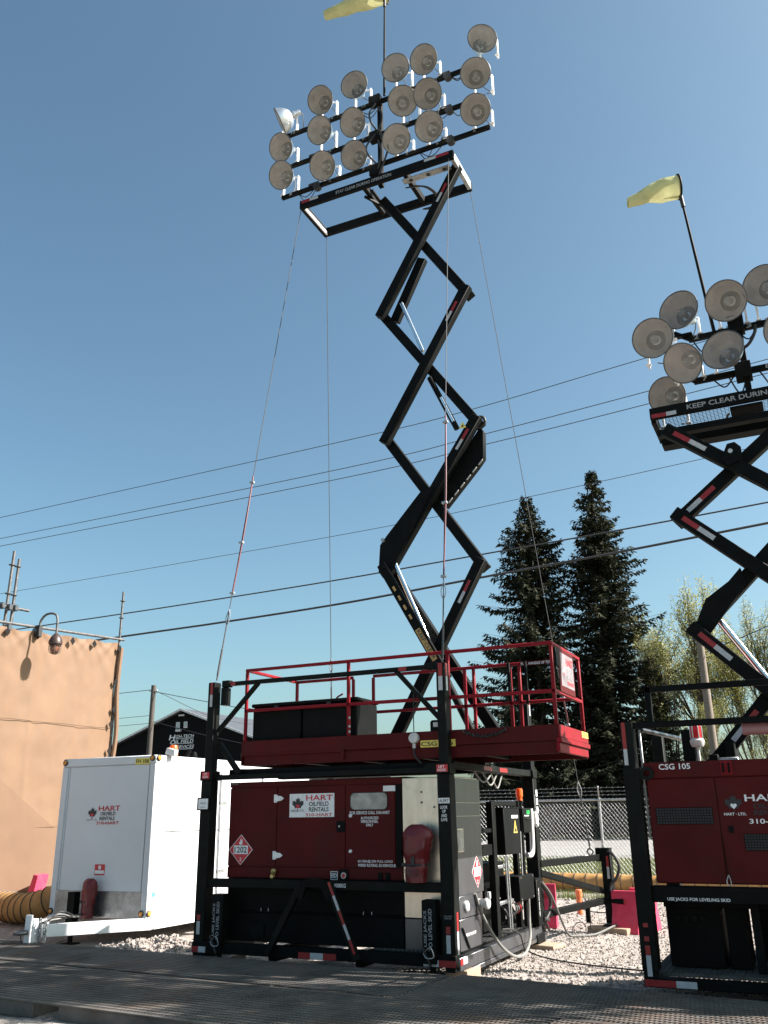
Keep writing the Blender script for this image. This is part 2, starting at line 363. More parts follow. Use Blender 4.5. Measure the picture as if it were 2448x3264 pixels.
# loose stones
mb = MB(); g = random.Random(3)
ico = [(0, 0, 1), (.9, 0, .3), (.28, .85, .3), (-.72, .53, .3), (-.72, -.53, .3), (.28, -.85, .3), (0, 0, -.6)]
icof = [[0, 1, 2], [0, 2, 3], [0, 3, 4], [0, 4, 5], [0, 5, 1], [6, 2, 1], [6, 3, 2], [6, 4, 3], [6, 5, 4], [6, 1, 5]]
def stone(x, y, s):
    q = Quaternion((g.random()-.5, g.random()-.5, g.random()-.5, g.random()-.5)).normalized(); sc = V((1, g.uniform(.6, 1), g.uniform(.5, .9)))
    c = V((x, y, ground_h(x, y)+s*.25)); mb.add([c+q @ V((a[0]*sc.x, a[1]*sc.y, a[2]*sc.z))*s*g.uniform(.8, 1.15) for a in ico], icof)
for _ in range(15000):
    x = g.uniform(-.6, 3.2); y = -.2+10.0*g.random()**1.6; stone(x, y, g.uniform(.007, .022)*(1.6 if g.random() < .07 else 1))
for _ in range(2600):
    qx = g.uniform(-5.6, -3.5); stone(qx, 1.3+.35*(qx+4.4)+g.gauss(0, .22), g.uniform(.010, .038)*(1.7 if g.random() < .08 else 1))
for _ in range(3500):
    stone(g.uniform(-4.5, 1.5), g.uniform(-4.3, -2.95), g.uniform(.008, .022))
for _ in range(700):
    stone(g.uniform(-6, 1.5), g.gauss(8.4, .35), g.uniform(.02, .05))
tag(part('loose_stones', mb, STONE, recalc=False, smooth=False), kind='stuff', label='loose pale stones scattered over the gravel yard')
# grass: verge beyond the fence, a little along the duct
mb = MB(); g = random.Random(5)
def blade(x, y, z, h, w):
    a = g.uniform(0, math.tau); d = V((math.cos(a), math.sin(a), 0)); b = V((x, y, z)); l = V((g.uniform(-.5, .5), g.uniform(-.5, .5), 1))*h
    mb.add([b-d*w, b+d*w, b+l], [[0, 1, 2]])
for _ in range(52000):
    blade(g.uniform(-14, 7), 12.7+13.3*g.random()**1.3, -.04, g.uniform(.05, .2), .012)
for _ in range(5000):
    blade(g.uniform(-9, 5), g.uniform(10.9, 11.9), -.02, g.uniform(.04, .16), .006)
for cx, cy in ((-1.0, 8.6), (-.3, 8.5), (-3.0, 8.9), (-1.7, 8.7), (.4, 8.8)):
    for _ in range(500): x, y = g.gauss(cx, .2), g.gauss(cy, .12); blade(x, y, ground_h(x, y)-.01, g.uniform(.05, .2), .005)
for _ in range(24000):
    blade(g.uniform(-40, 16), g.uniform(50.8, 54), -.04, g.uniform(.1, .35), .03)
tag(part('verge_grass', mb, GRASSM, recalc=False, smooth=False), kind='stuff', label='dry green grass on the road verge behind the fence')

# ---------------------------------------------------------------- steel grating deck in the foreground
def deck(label, ox, oy, ang, lx, ly, ztop=.14, pockets=()):
    """mat of pressed grating: origin at its rear left corner, x along ang, y toward the viewer"""
    ca, sa = math.cos(ang), math.sin(ang); xd = V((ca, sa, 0)); yd = V((sa, -ca, 0)); o = V((ox, oy, 0))
    t = thing('deck_mat', label, 'deck mat', (ox, oy, 0), 'grating mats laid as a deck')
    def P(a, b, z): return o+xd*a+yd*b+Z_*z
    fr = MB(); w = .028
    fr.bar(P(0, w/2, .065), P(lx, w/2, .065), w, .13); 
    cuts = [0]+[q for pk in pockets for q in pk]+[lx]
    for a0, a1 in zip(cuts[::2], cuts[1::2]): fr.bar(P(a0, ly-w/2, .06), P(a1, ly-w/2, .06), w, .12)
    fr.bar(P(0, ly-w/2+.004, .128), P(lx, ly-w/2+.004, .128), w+.012, .02)
    for a0, a1 in zip(cuts[1:-1:2], cuts[2:-1:2]):
        for a in (a0, a1): fr.bar(P(a, ly-w, .062), P(a, ly-.5, .062), .012, .115)
        fr.bar(P(a0, ly-.5, .062), P(a1, ly-.5, .062), .012, .115)
    fr.bar(P(w/2, w, .064), P(w/2, ly-w, .064), w, .128); fr.bar(P(lx-w/2, w, .064), P(lx-w/2, ly-w, .064), w, .128)
    part('edge_frame', fr, GRATE, t)
    st = MB(); k = 1.0
    while k < lx-.3: st.bar(P(k, w, .055), P(k, ly-w, .055), .04, .09); k += 1.0
    part('stringers', st, GRATE, t)
    # perforated tread: strands around rows of small holes
    px, py = .038, .078; mbg = MB(); nxx = int((lx-.01)/px); nyy = int((ly-.01)/py); z1 = ztop; vs = []; fs = []
    def addq(a0, a1, b0, b1, za, zb):
        i = len(vs); vs.extend((P(a0, b0, za), P(a1, b0, za), P(a1, b1, zb), P(a0, b1, zb))); fs.append([i, i+1, i+2, i+3])
    for j in range(nyy):
        b = j*py
        # continuous ridge strip, its front lip turned down
        addq(0, lx, b, b+py*.44, z1, z1+.002); addq(0, lx, b+py*.44, b+py*.50, z1+.002, z1-.012)
        sh = (j % 2)*px*.5
        for i in range(nxx):
            a = i*px+sh
            i0 = len(vs)
            vs.extend((P(a, b+py*.54, z1-.001), P(a+px*.60, b+py*.50, z1-.001), P(a+px*.36, b+py, z1), P(a+px*.0, b+py, z1)))
            fs.append([i0, i0+1, i0+2, i0+3])
    mbg.add(vs, fs)
    tr = part('tread', mbg, GRATE, t, recalc=False, smooth=False); tr['kind'] = 'stuff'
    return t
deck('rear left grating mat of the deck, in front of the white trailer', -9.4, .42, R(-4.0), 9.45, 1.24)
deck('rear right grating mat of the deck, in front of the gravel gap', .10, -.16, R(-6.5), 6.2, 1.36)
deck('front left grating mat of the deck with a fork pocket in its edge', -9.2, -.83, R(-4.2), 10.72, 1.42, pockets=((6.36, 6.68),))
deck('front right grating mat of the deck, nearest the camera', 1.52, -1.72, R(-6.5), 5.0, 2.2)

# ---------------------------------------------------------------- floodlight shared meshes (mouth towards +Z, rim at z=0)
def shared(name, mats, fn):
    mb = MB(); fn(mb); return mb.mesh(name, mats)
RB = [(.062, -.235), (.10, -.228), (.135, -.205), (.17, -.165), (.20, -.11), (.222, -.055), (.236, 0)]
ME_REFL = shared('reflector', [REFL_OUT, REFL_IN], lambda m: (m.lathe(RB, n=36), setattr(m, 'm', 1), m.lathe([(r-.003, z+.003) for r, z in RB], n=36)))
ME_RING = shared('inner_ring', REFL_RING, lambda m: m.lathe([(.058, -.226), (.105, -.220), (.120, -.210), (.115, -.200), (.062, -.206)], n=28))
ME_RIM = shared('rim', RIMM, lambda m: m.lathe([(.234, -.008), (.245, -.008), (.247, .004), (.243, .009), (.234, .009), (.232, .002)], n=36))
ME_LENS = shared('lens', LENS, lambda m: m.lathe([(.0005, .016), (.08, .0145), (.16, .0105), (.234, .002)], n=32))
ME_BULB = shared('lamp_bulb', BULB, lambda m: m.lathe([(.022, -.22), (.03, -.18), (.052, -.13), (.056, -.10), (.045, -.07), (.02, -.05), (.001, -.047)], n=20))
ME_SOCK = shared('lamp_socket', SOCKETM, lambda m: m.lathe([(.030, -.225), (.034, -.20), (.034, -.165), (.024, -.155), (.0005, -.154)], n=18))
ME_NECK = shared('neck_housing', REFL_OUT, lambda m: m.lathe([(.0005, -.40), (.045, -.40), (.052, -.39), (.052, -.32), (.066, -.30), (.074, -.25), (.066, -.234), (.0005, -.23)], n=24))
def floodlight(label, group, cx, cy, cz, n, bx, by, bz, num=None):
    n = V(n).normalized(); c = V((cx, cy, cz)); t = thing('floodlight', label, 'floodlight', (cx, by, bz), group)
    q = n.to_track_quat('Z', 'Y')
    for nm, me in (('reflector', ME_REFL), ('inner_ring', ME_RING), ('rim', ME_RIM), ('lens', ME_LENS), ('lamp_bulb', ME_BULB), ('lamp_socket', ME_SOCK), ('neck_housing', ME_NECK)):
        put(nm, me, t, c, q)
    piv = c-n*.27
    for sx in (-1, 1):
        m = MB(); xx = cx+sx*.15+.04
        top = V((xx, by+.03, max(piv.z, bz+.10)))
        m.bar((xx, by+.02, bz-.02), top, .024, .058, (0, 1, 0), .003)
        m.bar(top+V((0, 0, -.02)), V((piv.x+sx*.06, piv.y, piv.z)), .03, .012, (0, 0, 1), .002)
        m.bar((xx-.03, by-.012, bz+.006), (xx+.03, by-.012, bz+.006), .06, .012, (0, 0, 1), .002)
        part('bracket_arm', m, WHITEMETAL, t)
    m = MB(); m.cyl(piv-X_*.09, piv+X_*.09, .014, 10); part('pivot_bolt', m, GALV, t)
    s0 = c-n*.39; m = MB(); e = V((cx+rnd.uniform(-.12, .2), by, bz+.02))
    mid = (s0+e)/2+V((rnd.uniform(.05, .16), .06, -rnd.uniform(.05, .16)))
    m.tube(spline([s0, s0+V((.03, .05, -.03)), mid, e], 5), .007, 6); part('power_lead', m, RUBBER, t)
    return t

# ---------------------------------------------------------------- scissor masts
def arm(t, p, q, y0, y1, h, tapes=(), name='scissor_arm', m=BLACK):
    mb = MB(); p, q = V((p[0], (y0+y1)/2, p[1])), V((q[0], (y0+y1)/2, q[1])); d = (q-p).normalized()
    mb.bar(p-d*h*.45, q+d*h*.45, abs(y1-y0), h, d.cross(Y_), .008)
    mb.cyl((p.x, y0-.012, p.z), (p.x, y1+.012, p.z), .035, 14); mb.cyl((q.x, y0-.012, q.z), (q.x, y1+.012, q.z), .035, 14)
    a = part(name, mb, m, t)
    u = d.cross(Y_); u = u if u.z > 0 else -u
    xd = d if d.x > 0 else -d; ud = Y_.cross(xd)
    ud = xd.cross(-Y_)*-1
    for s0, L, w, off, first in tapes:
        # plane whose normal is -y: xd along the arm, ud perpendicular
        xdir = d; ud2 = (-Y_).cross(xdir)
        o = p+xdir*s0+V((0, y0-(p.y), 0))+ud2*off
        o.y = y0
        tape(a, (o, xdir, ud2), [(0, L/2, first), (L/2, L, 'w' if first == 'r' else 'r')], w, True)
    return a

def tall_mast():
    t = thing('scissor_mast', 'tall black scissor mast fully raised above the red generator', 'scissor mast', (-.8, 1.75, 2.6))
    F0, F1 = 1.65, 1.78; B0, B1 = 1.79, 1.92
    h = .145
    L = [(-1.43, 2.62), (-1.50, 4.93), (-1.51, 6.96), (-1.55, 9.13), (-1.52, 11.34)]
    Rr = [(-.07, 2.62), (-.13, 4.86), (-.09, 6.98), (-.145, 9.17), (-.20, 11.42)]
    for i in range(4):
        tp = {0: [(1.98, .34, .042, -.021, 'w')], 1: [(1.98, .34, .042, -.021, 'w')], 2: [(2.02, .34, .042, -.021, 'w')], 3: [(2.02, .34, .042, -.021, 'w')]}[i]
        arm(t, L[i], Rr[i+1], F0, F1, h, tp)
        arm(t, Rr[i], L[i+1], B0, B1, h)
    # wide lower arm plate with yellow dashes and the keep clear strip
    a = arm(t, (-.62, 3.36), (-1.50, 4.93), 1.50, 1.56, .13, name='scissor_arm')
    d = (V((-.62, 0, 3.36))-V((-1.50, 0, 4.93))).normalized(); ud = (-Y_).cross(d)
    o0 = V((-1.50, 1.50, 4.93))
    for k in range(4):
        plate(a, 'hazard_dash', (o0+d*(.34+k*.16)-ud*.02, d, ud), .075, .032, OCHRE)
    s = plate(a, 'warning_strip', (o0+d*1.06-ud*.045, d, ud), .50, .075, OCHRE, label='ochre keep clear strip')
    lettering(s, 'KEEP CLEAR', (o0+d*1.08-ud*.028, d, ud), .46, .052, DECALK)
    # cylinder housings and rods
    gp = [(-.93, 5.98), (-1.47, 5.40), (-1.57, 5.28), (-1.60, 4.89), (-1.53, 4.79), (-1.44, 4.80), (-.72, 6.02)]
    gp = [(p[0]-.02, p[1]+.02) for p in gp]
    mb = MB().prism(gp, front(0, 1.63, 0), -.03, 0.0); part('gusset_plate', mb, BLACK, t)
    mb = MB(); mb.cyl((-1.53, 1.585, 5.36), (-1.53, 1.635, 5.36), .028, 12); part('pivot_pin', mb, GALV, t)
    gb = [(-.07, 6.93), (-.03, 6.86), (-.05, 6.45), (-.15, 6.33), (-.65, 5.80), (-.82, 5.92), (-.45, 6.45)]
    mb = MB().prism(gb, front(0, 1.95, 0), -.03, .10); b = part('gusset_plate', mb, BLACK, t)
    for k in range(6):
        f = k/5; x = -.10-.48*f; z = 6.36-.50*f
        mb = MB(); mb.bar((x+.045, 1.842, z+.055), (x-.02, 1.842, z-.012), .012, .03, (0, 1, 0), .004); part('slot_edge', mb, GALV, b)
    mb = MB(); rr_ = [V((-.05+.075*math.cos(q*math.tau/16), 1.80, 6.98+.085*math.sin(q*math.tau/16))) for q in range(17)]; mb.tube(rr_, .022, 8); part('hose_ring', mb, RUBBER, t)
    mb = MB(); mb.bar((-.93, 1.975, 10.12), (-1.44, 1.975, 9.10), .10, .15, (1, 0, -.5)); part('cylinder_housing', mb, BLACK, t)
    for p, q, r in (((-1.26, 1.84, 9.32), (-.92, 1.84, 8.38), .028), ((-1.42, 1.68, 5.10), (-.90, 1.68, 3.86), .034), ((-.62, 1.76, 7.48), (-.44, 1.76, 7.05), .026)):
        part('hydraulic_rod', MB().cyl(p, q, r, 16), CHROME, t)
    part('cylinder_barrel', MB().cyl((-.80, 1.78, 7.86), (-.40, 1.78, 6.94), .042, 16), BLACK, t)
    part('cylinder_barrel', MB().cyl((-.90, 1.60, 3.86), (-.30, 1.60, 2.62), .05, 16), BLACK, t)
    tri = plate(t, 'warning_triangle', front(-.30, 1.65, 6.89), .10, .10, YELLOW)
    # a warning triangle on the arm is a triangle: replace the square by a prism
    bpy.data.objects.remove(tri)
    mb = MB().prism([(0, 0), (.11, 0), (.055, .1)], front(-.32, 1.65, 6.87), 0, .003); tri = part('warning_triangle', mb, YELLOW, t)
    part('pinch_symbol', MB().prism([(.035, .02), (.075, .02), (.055, .055)], front(-.32, 1.65, 6.87), .0035, .005), DECALK, tri)
    # top frame
    zt = 11.47
    fb = part('top_beam', MB().box(-2.92, -.13, 1.40, 1.46, zt-.08, zt+.08, .006), BLACK, t)
    lettering(fb, 'STAY CLEAR DURING OPERATION', front(-2.22, 1.40, zt-.035), 1.02, .062, DECALGREY)
    tape(fb, front(0, 1.40, zt+.015), [(-2.88, -2.72, 'r'), (-2.72, -2.56, 'w'), (-.62, -.42, 'w'), (-.42, -.2, 'r')], .05, True)
    part('top_beam', MB().box(-2.92, -.13, 2.23, 2.29, zt-.08, zt+.08, .006), BLACK, t)
    for x in (-2.92, -.19): part('end_beam', MB().box(x, x+.06, 1.462, 2.228, zt-.08, zt+.08, .006), OLIVE if x < -1 else GALV, t)
    part('end_beam', MB().box(-2.855, -2.83, 1.462, 2.228, zt-.085, zt-.03, .003), WHITEMETAL, t)
    for x in (-1.75, -1.02): part('cross_member', MB().box(x, x+.07, 1.462, 2.228, zt-.07, zt+.06, .005), BLACK, t)
    mb = MB(); mb.bar((-1.60, 1.50, zt-.1), (-1.60, 2.2, zt-.1), .05, .04); mb.bar((-1.78, 1.6, zt-.09), (-1.5, 2.2, zt-.09), .04, .04); part('cross_member', mb, BLACK, t)
    tray = part('cable_tray', MB().box(-1.06, -.24, 1.50, 1.62, zt-.105, zt-.085, .004), GALV, t)
    for x in (-.92, -.62, -.34): part('oval_slot', MB().lathe([(.0005, 0), (.035, 0), (.035, .004), (.0005, .004)], (x, 1.56, zt-.106), (0, 0, -1), 14), DECALK, tray)
    # light bars
    BY = 1.60
    for i, (xa, xb, z) in enumerate(((-3.40, .44, 11.92), (-3.25, .40, 12.54), (-3.35, .42, 13.24))):
        b = part('light_bar', MB().box(xa, xb, BY-.03, BY+.03, z-.035, z+.035, .005), BLACK, t)
        k0 = 1+6*i
        for k, x in enumerate((-3.20, -2.42, -1.78, -.98, -.44, .20)):
            if x < xb-.1: lettering(b, str(k0+k), front(x-.03, BY-.03, z-.024), .045 if k0+k < 10 else .075, .048, DECALGREY)
        for x in (-2.75, -.28):
            mb = MB(); mb.box(x-.10, x+.10, BY-.04, BY+.045, z+.03, z+.075, .004); mb.cyl((x+.06, BY-.045, z-.01), (x+.06, BY+.045, z-.01), .07, 16); part('latch_block', mb, RUBBER, b)
    mpost = part('mast_post', MB().box(-1.56, -1.48, 1.66, 1.74, 11.55, 13.36, .006), BLACK, t)
    for z in (11.78, 12.50, 13.26): part('junction_box', MB().box(-1.66, -1.45, 1.52, 1.655, z-.08, z+.10, .008), BLACK, mpost)
    for k, (za, zb) in enumerate(((13.15, 12.6), (13.05, 12.5), (12.5, 11.9), (12.35, 11.75), (12.55, 11.6))):
        xo = (-.10, .12, -.16, .10, .22)[k]
        mb = MB(); mb.tube(spline([(-1.50+xo*.2, 1.52, za), (-1.50+xo, 1.45, (za+zb)/2+.06), (-1.50+xo*.9, 1.46, (za+zb)/2-.12), (-1.52, 1.55, zb)], 8), .016, 7); part('power_cable', mb, RUBBER, t)
    for k in range(3):
        mb = MB(); mb.tube(spline([(-1.1+.06*k, 1.75, zt-.05), (-.80+.04*k, 1.8, zt-.10-.02*k), (-.66+.03*k, 1.95, zt-.20-.03*k), (-.72, 2.1, zt-.27-.03*k), (-.98, 2.2, zt-.20)], 8), .012, 7); part('power_cable', mb, RUBBER, t)
    for k in range(12):
        x = (-3.1, -2.3, -1.9, -.8, -.2, .1)[k % 6]; z = (11.92, 12.54, 13.24)[k % 3]; x2 = x+rnd.uniform(.25, .6)
        if x2 > .3: x2 = x-.3
        mb = MB(); mb.tube(spline([(x, BY+.03, z+.02), ((x+x2)/2, BY+.02, z-rnd.uniform(.10, .26)), (x2, BY+.03, z+.02)], 7), .008, 6); part('power_cable', mb, RUBBER, t)
    # work platform carriers: scissor foot blocks
    mb = MB(); mb.box(-1.62, .12, 1.66, 1.95, 2.30, 2.48, .01); part('base_carriage', mb, BLACK, t)
    return t
tall_mast()
G1 = 'floodlights on the tall scissor mast'
rowsA = [[(-3.28, 12.185, -0.05, -0.9, -0.43), (-2.457, 12.134, -0.06, -0.86, -0.51), (-1.853, 12.119, -0.04, -0.91, -0.41), (-1.073, 12.144, 0.04, -0.89, -0.45), (-0.496, 12.161, -0.03, -0.89, -0.45), (0.297, 12.168, 0.08, -0.85, -0.52)],
 [(-3.304, 12.791, -0.13, -0.87, -0.48), (-2.526, 12.853, -0.10, -0.9, -0.43), (-1.879, 12.753, -0.1, -0.88, -0.46), (-0.944, 12.813, 0.33, -0.76, -0.57), (-0.499, 12.768, -0.01, -0.84, -0.54), (0.333, 12.826, 0.24, -0.86, -0.45)],
 [(-3.332, 13.368, -0.93, -0.28, -0.42), (-2.515, 13.507, 0.0, -0.88, -0.47), (-1.846, 13.552, 0.10, -0.96, -0.26), (-1.061, 13.572, 0.13, -0.94, -0.33), (-0.547, 13.513, -0.04, -0.88, -0.47), (0.453, 13.587, 0.47, -0.85, -0.25)]]
ORD = ['leftmost', 'second from the left', 'third from the left', 'fourth from the left', 'fifth from the left', 'rightmost']
for i, (row, z, nm) in enumerate(zip(rowsA, (11.92, 12.54, 13.24), ('lowest', 'middle', 'top'))):
    for k, (x, zc, a, b, c) in enumerate(row):
        extra = ', seen side on' if (i == 2 and k == 0) else ''
        dz = (0.0, 0.0, 0.0)[i]
        zz = zc-(.06 if i == 0 and k else 0)
        floodlight('round floodlight, %s on the %s bar of the tall mast%s' % (ORD[k], nm, extra), G1, x, 1.35 if not (i == 2 and k == 5) else 1.45, zz, (a, b, c), x, 1.60, z+.035)

# ---------------------------------------------------------------- windsocks
def windsock(label, base, top, end, r0, r1, L, sag):
    t = thing('windsock', label, 'windsock', base)
    base, top, end = V(base), V(top), V(end)
    part('pole', MB().tube([base, base.lerp(top, .5), top], [.022, .019, .014], 10), BLACK, t)
    d = (top-base).normalized()
    part('pole_sleeve', MB().cyl(top-d*.32, top-d*.06, .026, 12), RUBBER, t)
    ax = (end-top).normalized(); mb = MB(); n = 26; segs = 22; u = ax.cross(Z_).normalized(); w = u.cross(ax); vs = []; fs = []
    for j in range(segs+1):
        f = j/segs; c = top+ax*(L*f)+Z_*(-sag*f*f); rr = (r0+(r1-r0)*f**1.35)*(1+.10*math.sin(math.pi*min(1, f*1.6)))
        for k in range(n):
            a = k*math.tau/n
            wob = 1+.20*noise.noise(V((math.cos(a)*1.5, math.sin(a)*1.5, f*4+top.x)))*min(1, f*4)+.10*noise.noise(V((math.cos(a)*4, math.sin(a)*4, f*6)))*min(1, f*6)
            sq = 1-.22*f*max(0, math.sin(a))
            vs.append(c+(u*math.cos(a)+w*math.sin(a)*sq)*rr*wob)
    for j in range(segs):
        for k in range(n): fs.append([j*n+k, j*n+(k+1) % n, (j+1)*n+(k+1) % n, (j+1)*n+k])
    mb.add(vs, fs); part('sock', mb, SOCK, t, recalc=False)
    rg = [top+(u*math.cos(k*math.tau/24)+w*math.sin(k*math.tau/24))*(r0*1.03) for k in range(25)]
    part('hoop', MB().tube(rg, .014, 8), BLACK, t)
    return t
windsock('yellow windsock on the tall mast pole, cut off by the picture top', (-1.40, 1.62, 13.36), (-1.36, 1.62, 15.68), (-2.6, 1.62, 15.78), .17, .085, 1.22, .02)

# ---------------------------------------------------------------- main skid
def main_skid():
    t = thing('generator_skid', 'black steel skid frame with tall corner posts carrying the red generator', 'skid frame', (-1.6, 1.6, .05))
    # posts
    def post(x0, x1, y0, y1, zb, zt, sleeve, sx=.02):
        mb = MB(); mb.box(x0, x1, y0, y1, zb, zt, .008); mb.box(x0-sx, x1+sx, y0-sx, y1+sx*.5, zb+.10, sleeve, .008)
        mb.box(x0-sx-.015, x1+sx+.012, y0-sx-.012, y1+.02, sleeve, sleeve+.115, .006)
        return part('corner_post', mb, OLIVE, t)
    p1 = post(-3.262, -3.155, 0.0, .13, .04, 3.27, 2.07)
    tape(p1, front(-3.225, 0, 0), [(2.965, 3.114, 'w'), (3.114, 3.262, 'r')], .036)
    tape(p1, front(-3.24, -.02, 0), [(.36, .50, 'w'), (.51, .57, 'r')], .045)
    s = plate(p1, 'lift_hook_sign', front(-3.262, -.032, 2.095), .105, .075, DECALR, label='red lift hook sign')
    lettering(s, 'LIFT', front(-3.235, -.032, 2.135), .05, .026, DECALW); lettering(s, 'HOOK', front(-3.248, -.032, 2.102), .078, .026, DECALW)
    gq = part('gauge_box', MB().box(-3.30, -3.12, -.06, -.02, 1.725, 1.875, .005), BLACK, p1)
    g2 = plate(p1, 'gauge_face', front(-3.275, -.06, 1.74), .14, .12, DECALW)
    lettering(p1, 'RENTAL UNIT', front(-3.245, -.0635, 1.80), .08, .016, DECALK, .002); lettering(p1, 'INSPECTED BY', front(-3.25, -.0635, 1.755), .09, .012, DECALGREY, .002)
    p2 = post(-.135, -.03, 0.0, .13, .12, 3.27, 2.06)
    tape(p2, front(-.108, 0, 0), [(2.957, 3.114, 'w'), (3.114, 3.262, 'r')], .05)
    tape(p2, side(-.03, .03, 0), [(2.957, 3.114, 'w'), (3.114, 3.262, 'r')], .05)
    s = plate(p2, 'lift_hook_sign', front(-.15, -.032, 2.08), .13, .075, DECALR, label='red lift hook sign')
    lettering(s, 'LIFT', front(-.125, -.032, 2.12), .07, .028, DECALW); lettering(s, 'HOOK', front(-.138, -.032, 2.085), .10, .028, DECALW)
    part('lifting_lug', MB().prism([(-.16, 0), (0, 0), (0, .10), (-.10, .10), (-.16, .06)], front(-.16, .02, 2.07), 0, .03), OLIVE, p2)
    s = plate(p2, 'alert_sign', front(-.145, -.02, 1.755), .128, .055, DECALW)
    lettering(s, 'ALERT', front(-.135, -.02, 1.765), .11, .034, DECALK)
    for i, w_ in enumerate(('LOOK', 'UP', 'AND', 'LIVE')):
        ww = (.085, .04, .065, .07)[i]; lettering(p2, w_, front(-.083-ww/2, -.02, 1.70-.042*i), ww, .032, DECALW)
    lettering(p2, 'WELD CERTIFIED', front(-.125, -.02, .64), .09, .014, DECALGREY); lettering(p2, 'TESTED UNIT', front(-.12, -.02, .62), .08, .012, DECALGREY)
    tape(p2, front(-.105, -.02, 0), [(.30, .47, 'w'), (.48, .55, 'r')], .045)
    tape(p2, side(-.01, .04, 0), [(.28, .50, 'w'), (.50, .68, 'r')], .05)
    p3 = post(-.14, 0, 3.10, 3.25, .05, 3.34, 2.10, .012)
    tape(p3, side(0, 3.16, 0), [(2.95, 3.10, 'w'), (3.10, 3.25, 'r')], .05)
    lettering(p3, 'AREA LIGHT SWITCH', (V((.013, 3.12, 1.45)), Z_, -Y_), .42, .04, DECALGREY)
    for k in range(3): plate(p3, 'status_label', side(.013, 3.17, 1.86-.11*k), .07, .085, DECALW)
    part('corner_post', MB().box(-3.26, -3.12, 3.10, 3.25, .05, 3.27, .008), OLIVE, t)
    part('switch_box', MB().box(-3.10, -3.02, .05, .16, 2.98, 3.20, .006), OLIVE, t)
    # beams
    b = part('top_beam', MB().box(-3.0, -.135, .045, .095, 3.213, 3.265, .005), OLIVE, t)
    tape(b, front(0, .045, 3.215), [(-2.95, -2.88, 'r'), (-.62, -.52, 'r')], .045, True)
    for x in (-3.02, -.20): part('beam_bracket', MB().box(x-.06, x+.06, .03, .11, 3.20, 3.285, .008), OLIVE, t)
    part('diagonal_brace', MB().bar((-2.55, .07, 3.225), (-3.13, .07, 2.66), .05, .05), OLIVE, t)
    br = part('diagonal_brace', MB().bar((-.66, .07, 3.225), (-.10, .07, 2.62), .05, .05), OLIVE, t)
    part('diagonal_brace', MB().bar((-3.12, .10, 2.52), (-2.80, .10, 2.14), .06, .06), OLIVE, t)
    part('lower_tie', MB().box(-3.13, -.15, .03, .10, 2.075, 2.135, .005), OLIVE, t)
    part('platform_rail_beam', MB().box(-3.0, -.15, .16, .30, 2.09, 2.20, .006), BLACK, t)
    part('platform_rail_beam', MB().box(-3.1, -.1, 1.45, 1.60, 2.12, 2.27, .006), BLACK, t)
    sb = part('side_beam', MB().box(-.12, -.01, .14, 3.09, 2.12, 2.20, .006), OLIVE, t)
    tape(sb, side(-.01, 0, 2.135), [(1.12, 1.40, 'r'), (1.72, 2.02, 'r')], .05, True)
    mr = part('mid_rail', MB().box(-3.12, -.15, .0, .09, .866, .962, .006), OLIVE, t)
    lettering(mr, '9000KG', front(-1.425, 0, .895), .145, .042, DECALW)
    # centre A-frame
    for (a, b2) in (((-1.80, .95), (-2.23, .20)), ((-1.46, .95), (-1.11, .19))):
        w_ = part('skid_brace', MB().bar((a[0], -.06, a[1]), (b2[0], -.06, b2[1]), .07, .07, (1, 0, 0)), OLIVE, t)
        if a[0] > -1.6:
            d = (V((b2[0], 0, b2[1]))-V((a[0], 0, a[1]))).normalized(); ud = (-Y_).cross(d); o = V((a[0], -.095, a[1]))-ud*(-.0)
            tape(w_, (o-ud*.0, d, ud), [(.0, .15, 'r'), (.15, .31, 'w'), (.31, .46, 'r'), (.46, .62, 'w'), (.62, .77, 'r')], .03, True)
    part('pocket_arch', MB().prism([(-.22, -.14), (-.17, .02), (-.08, .07), (.08, .07), (.17, .02), (.22, -.14), (.15, -.14), (.10, -.02), (-.10, -.02), (-.15, -.14)], front(-1.63, -.055, .92), 0, .05), BLACK, t)
    # base frame
    bf = part('base_frame', MB().box(-3.285, 0.0, -.035, .06, .17, .285, .006), BLACK, t)
    tape(bf, front(0, -.035, .175), [(-3.28, -3.19, 'r'), (-3.19, -3.09, 'w'), (-.36, -.19, 'w'), (-.19, -.004, 'r'), (-1.85, -1.70, 'r'), (-1.70, -1.54, 'w'), (-1.54, -1.38, 'r')], .062, True)
    rb = part('side_rail', MB().box(-.09, .005, .065, 3.26, .125, .25, .006).box(-.10, .012, .40, 3.26, .075, .122, .004), ALUDARK, t, label='grey dusty side rail')
    tape(rb, side(.005, 0, .18), [(.07, .15, 'r'), (.15, .28, 'w')], .062, True)
    part('base_frame', MB().box(-3.285, -3.18, .065, 3.26, .10, .25, .006), BLACK, t)
    part('base_frame', MB().box(-3.175, -.095, 3.15, 3.26, .10, .25, .006), BLACK, t)
    for x in (-2.3, -1.2): part('base_frame', MB().box(x, x+.1, .065, 3.14, .11, .24, .006), BLACK, t)
    # floor grating on the right hand walkway
    mb = MB()
    for k in range(58): mb.bar((-1.0, .14+k*.053, .283), (-.02, .14+k*.053, .283), .006, .03, ch=.001)
    for k in range(20): mb.bar((-1.0+k*.05, .12, .286), (-1.0+k*.05, 3.14, .286), .008, .02, ch=.001)
    part('floor_grating', mb, FGRATE, t, kind='stuff')
    # fuel tank and lower plates
    ft = part('fuel_tank', MB().box(-2.97, -.66, .16, 1.12, .29, .60, .01).box(-2.99, -.655, .15, 1.13, .60, .612, .003), BLACK, t)
    part('tank_skirt', MB().box(-2.97, -.66, .19, .22, .613, .97, .004), BLACK, t)
    part('tank_hatch', MB().box(-2.62, -2.42, .145, .158, .33, .50, .004), BLACK, ft)
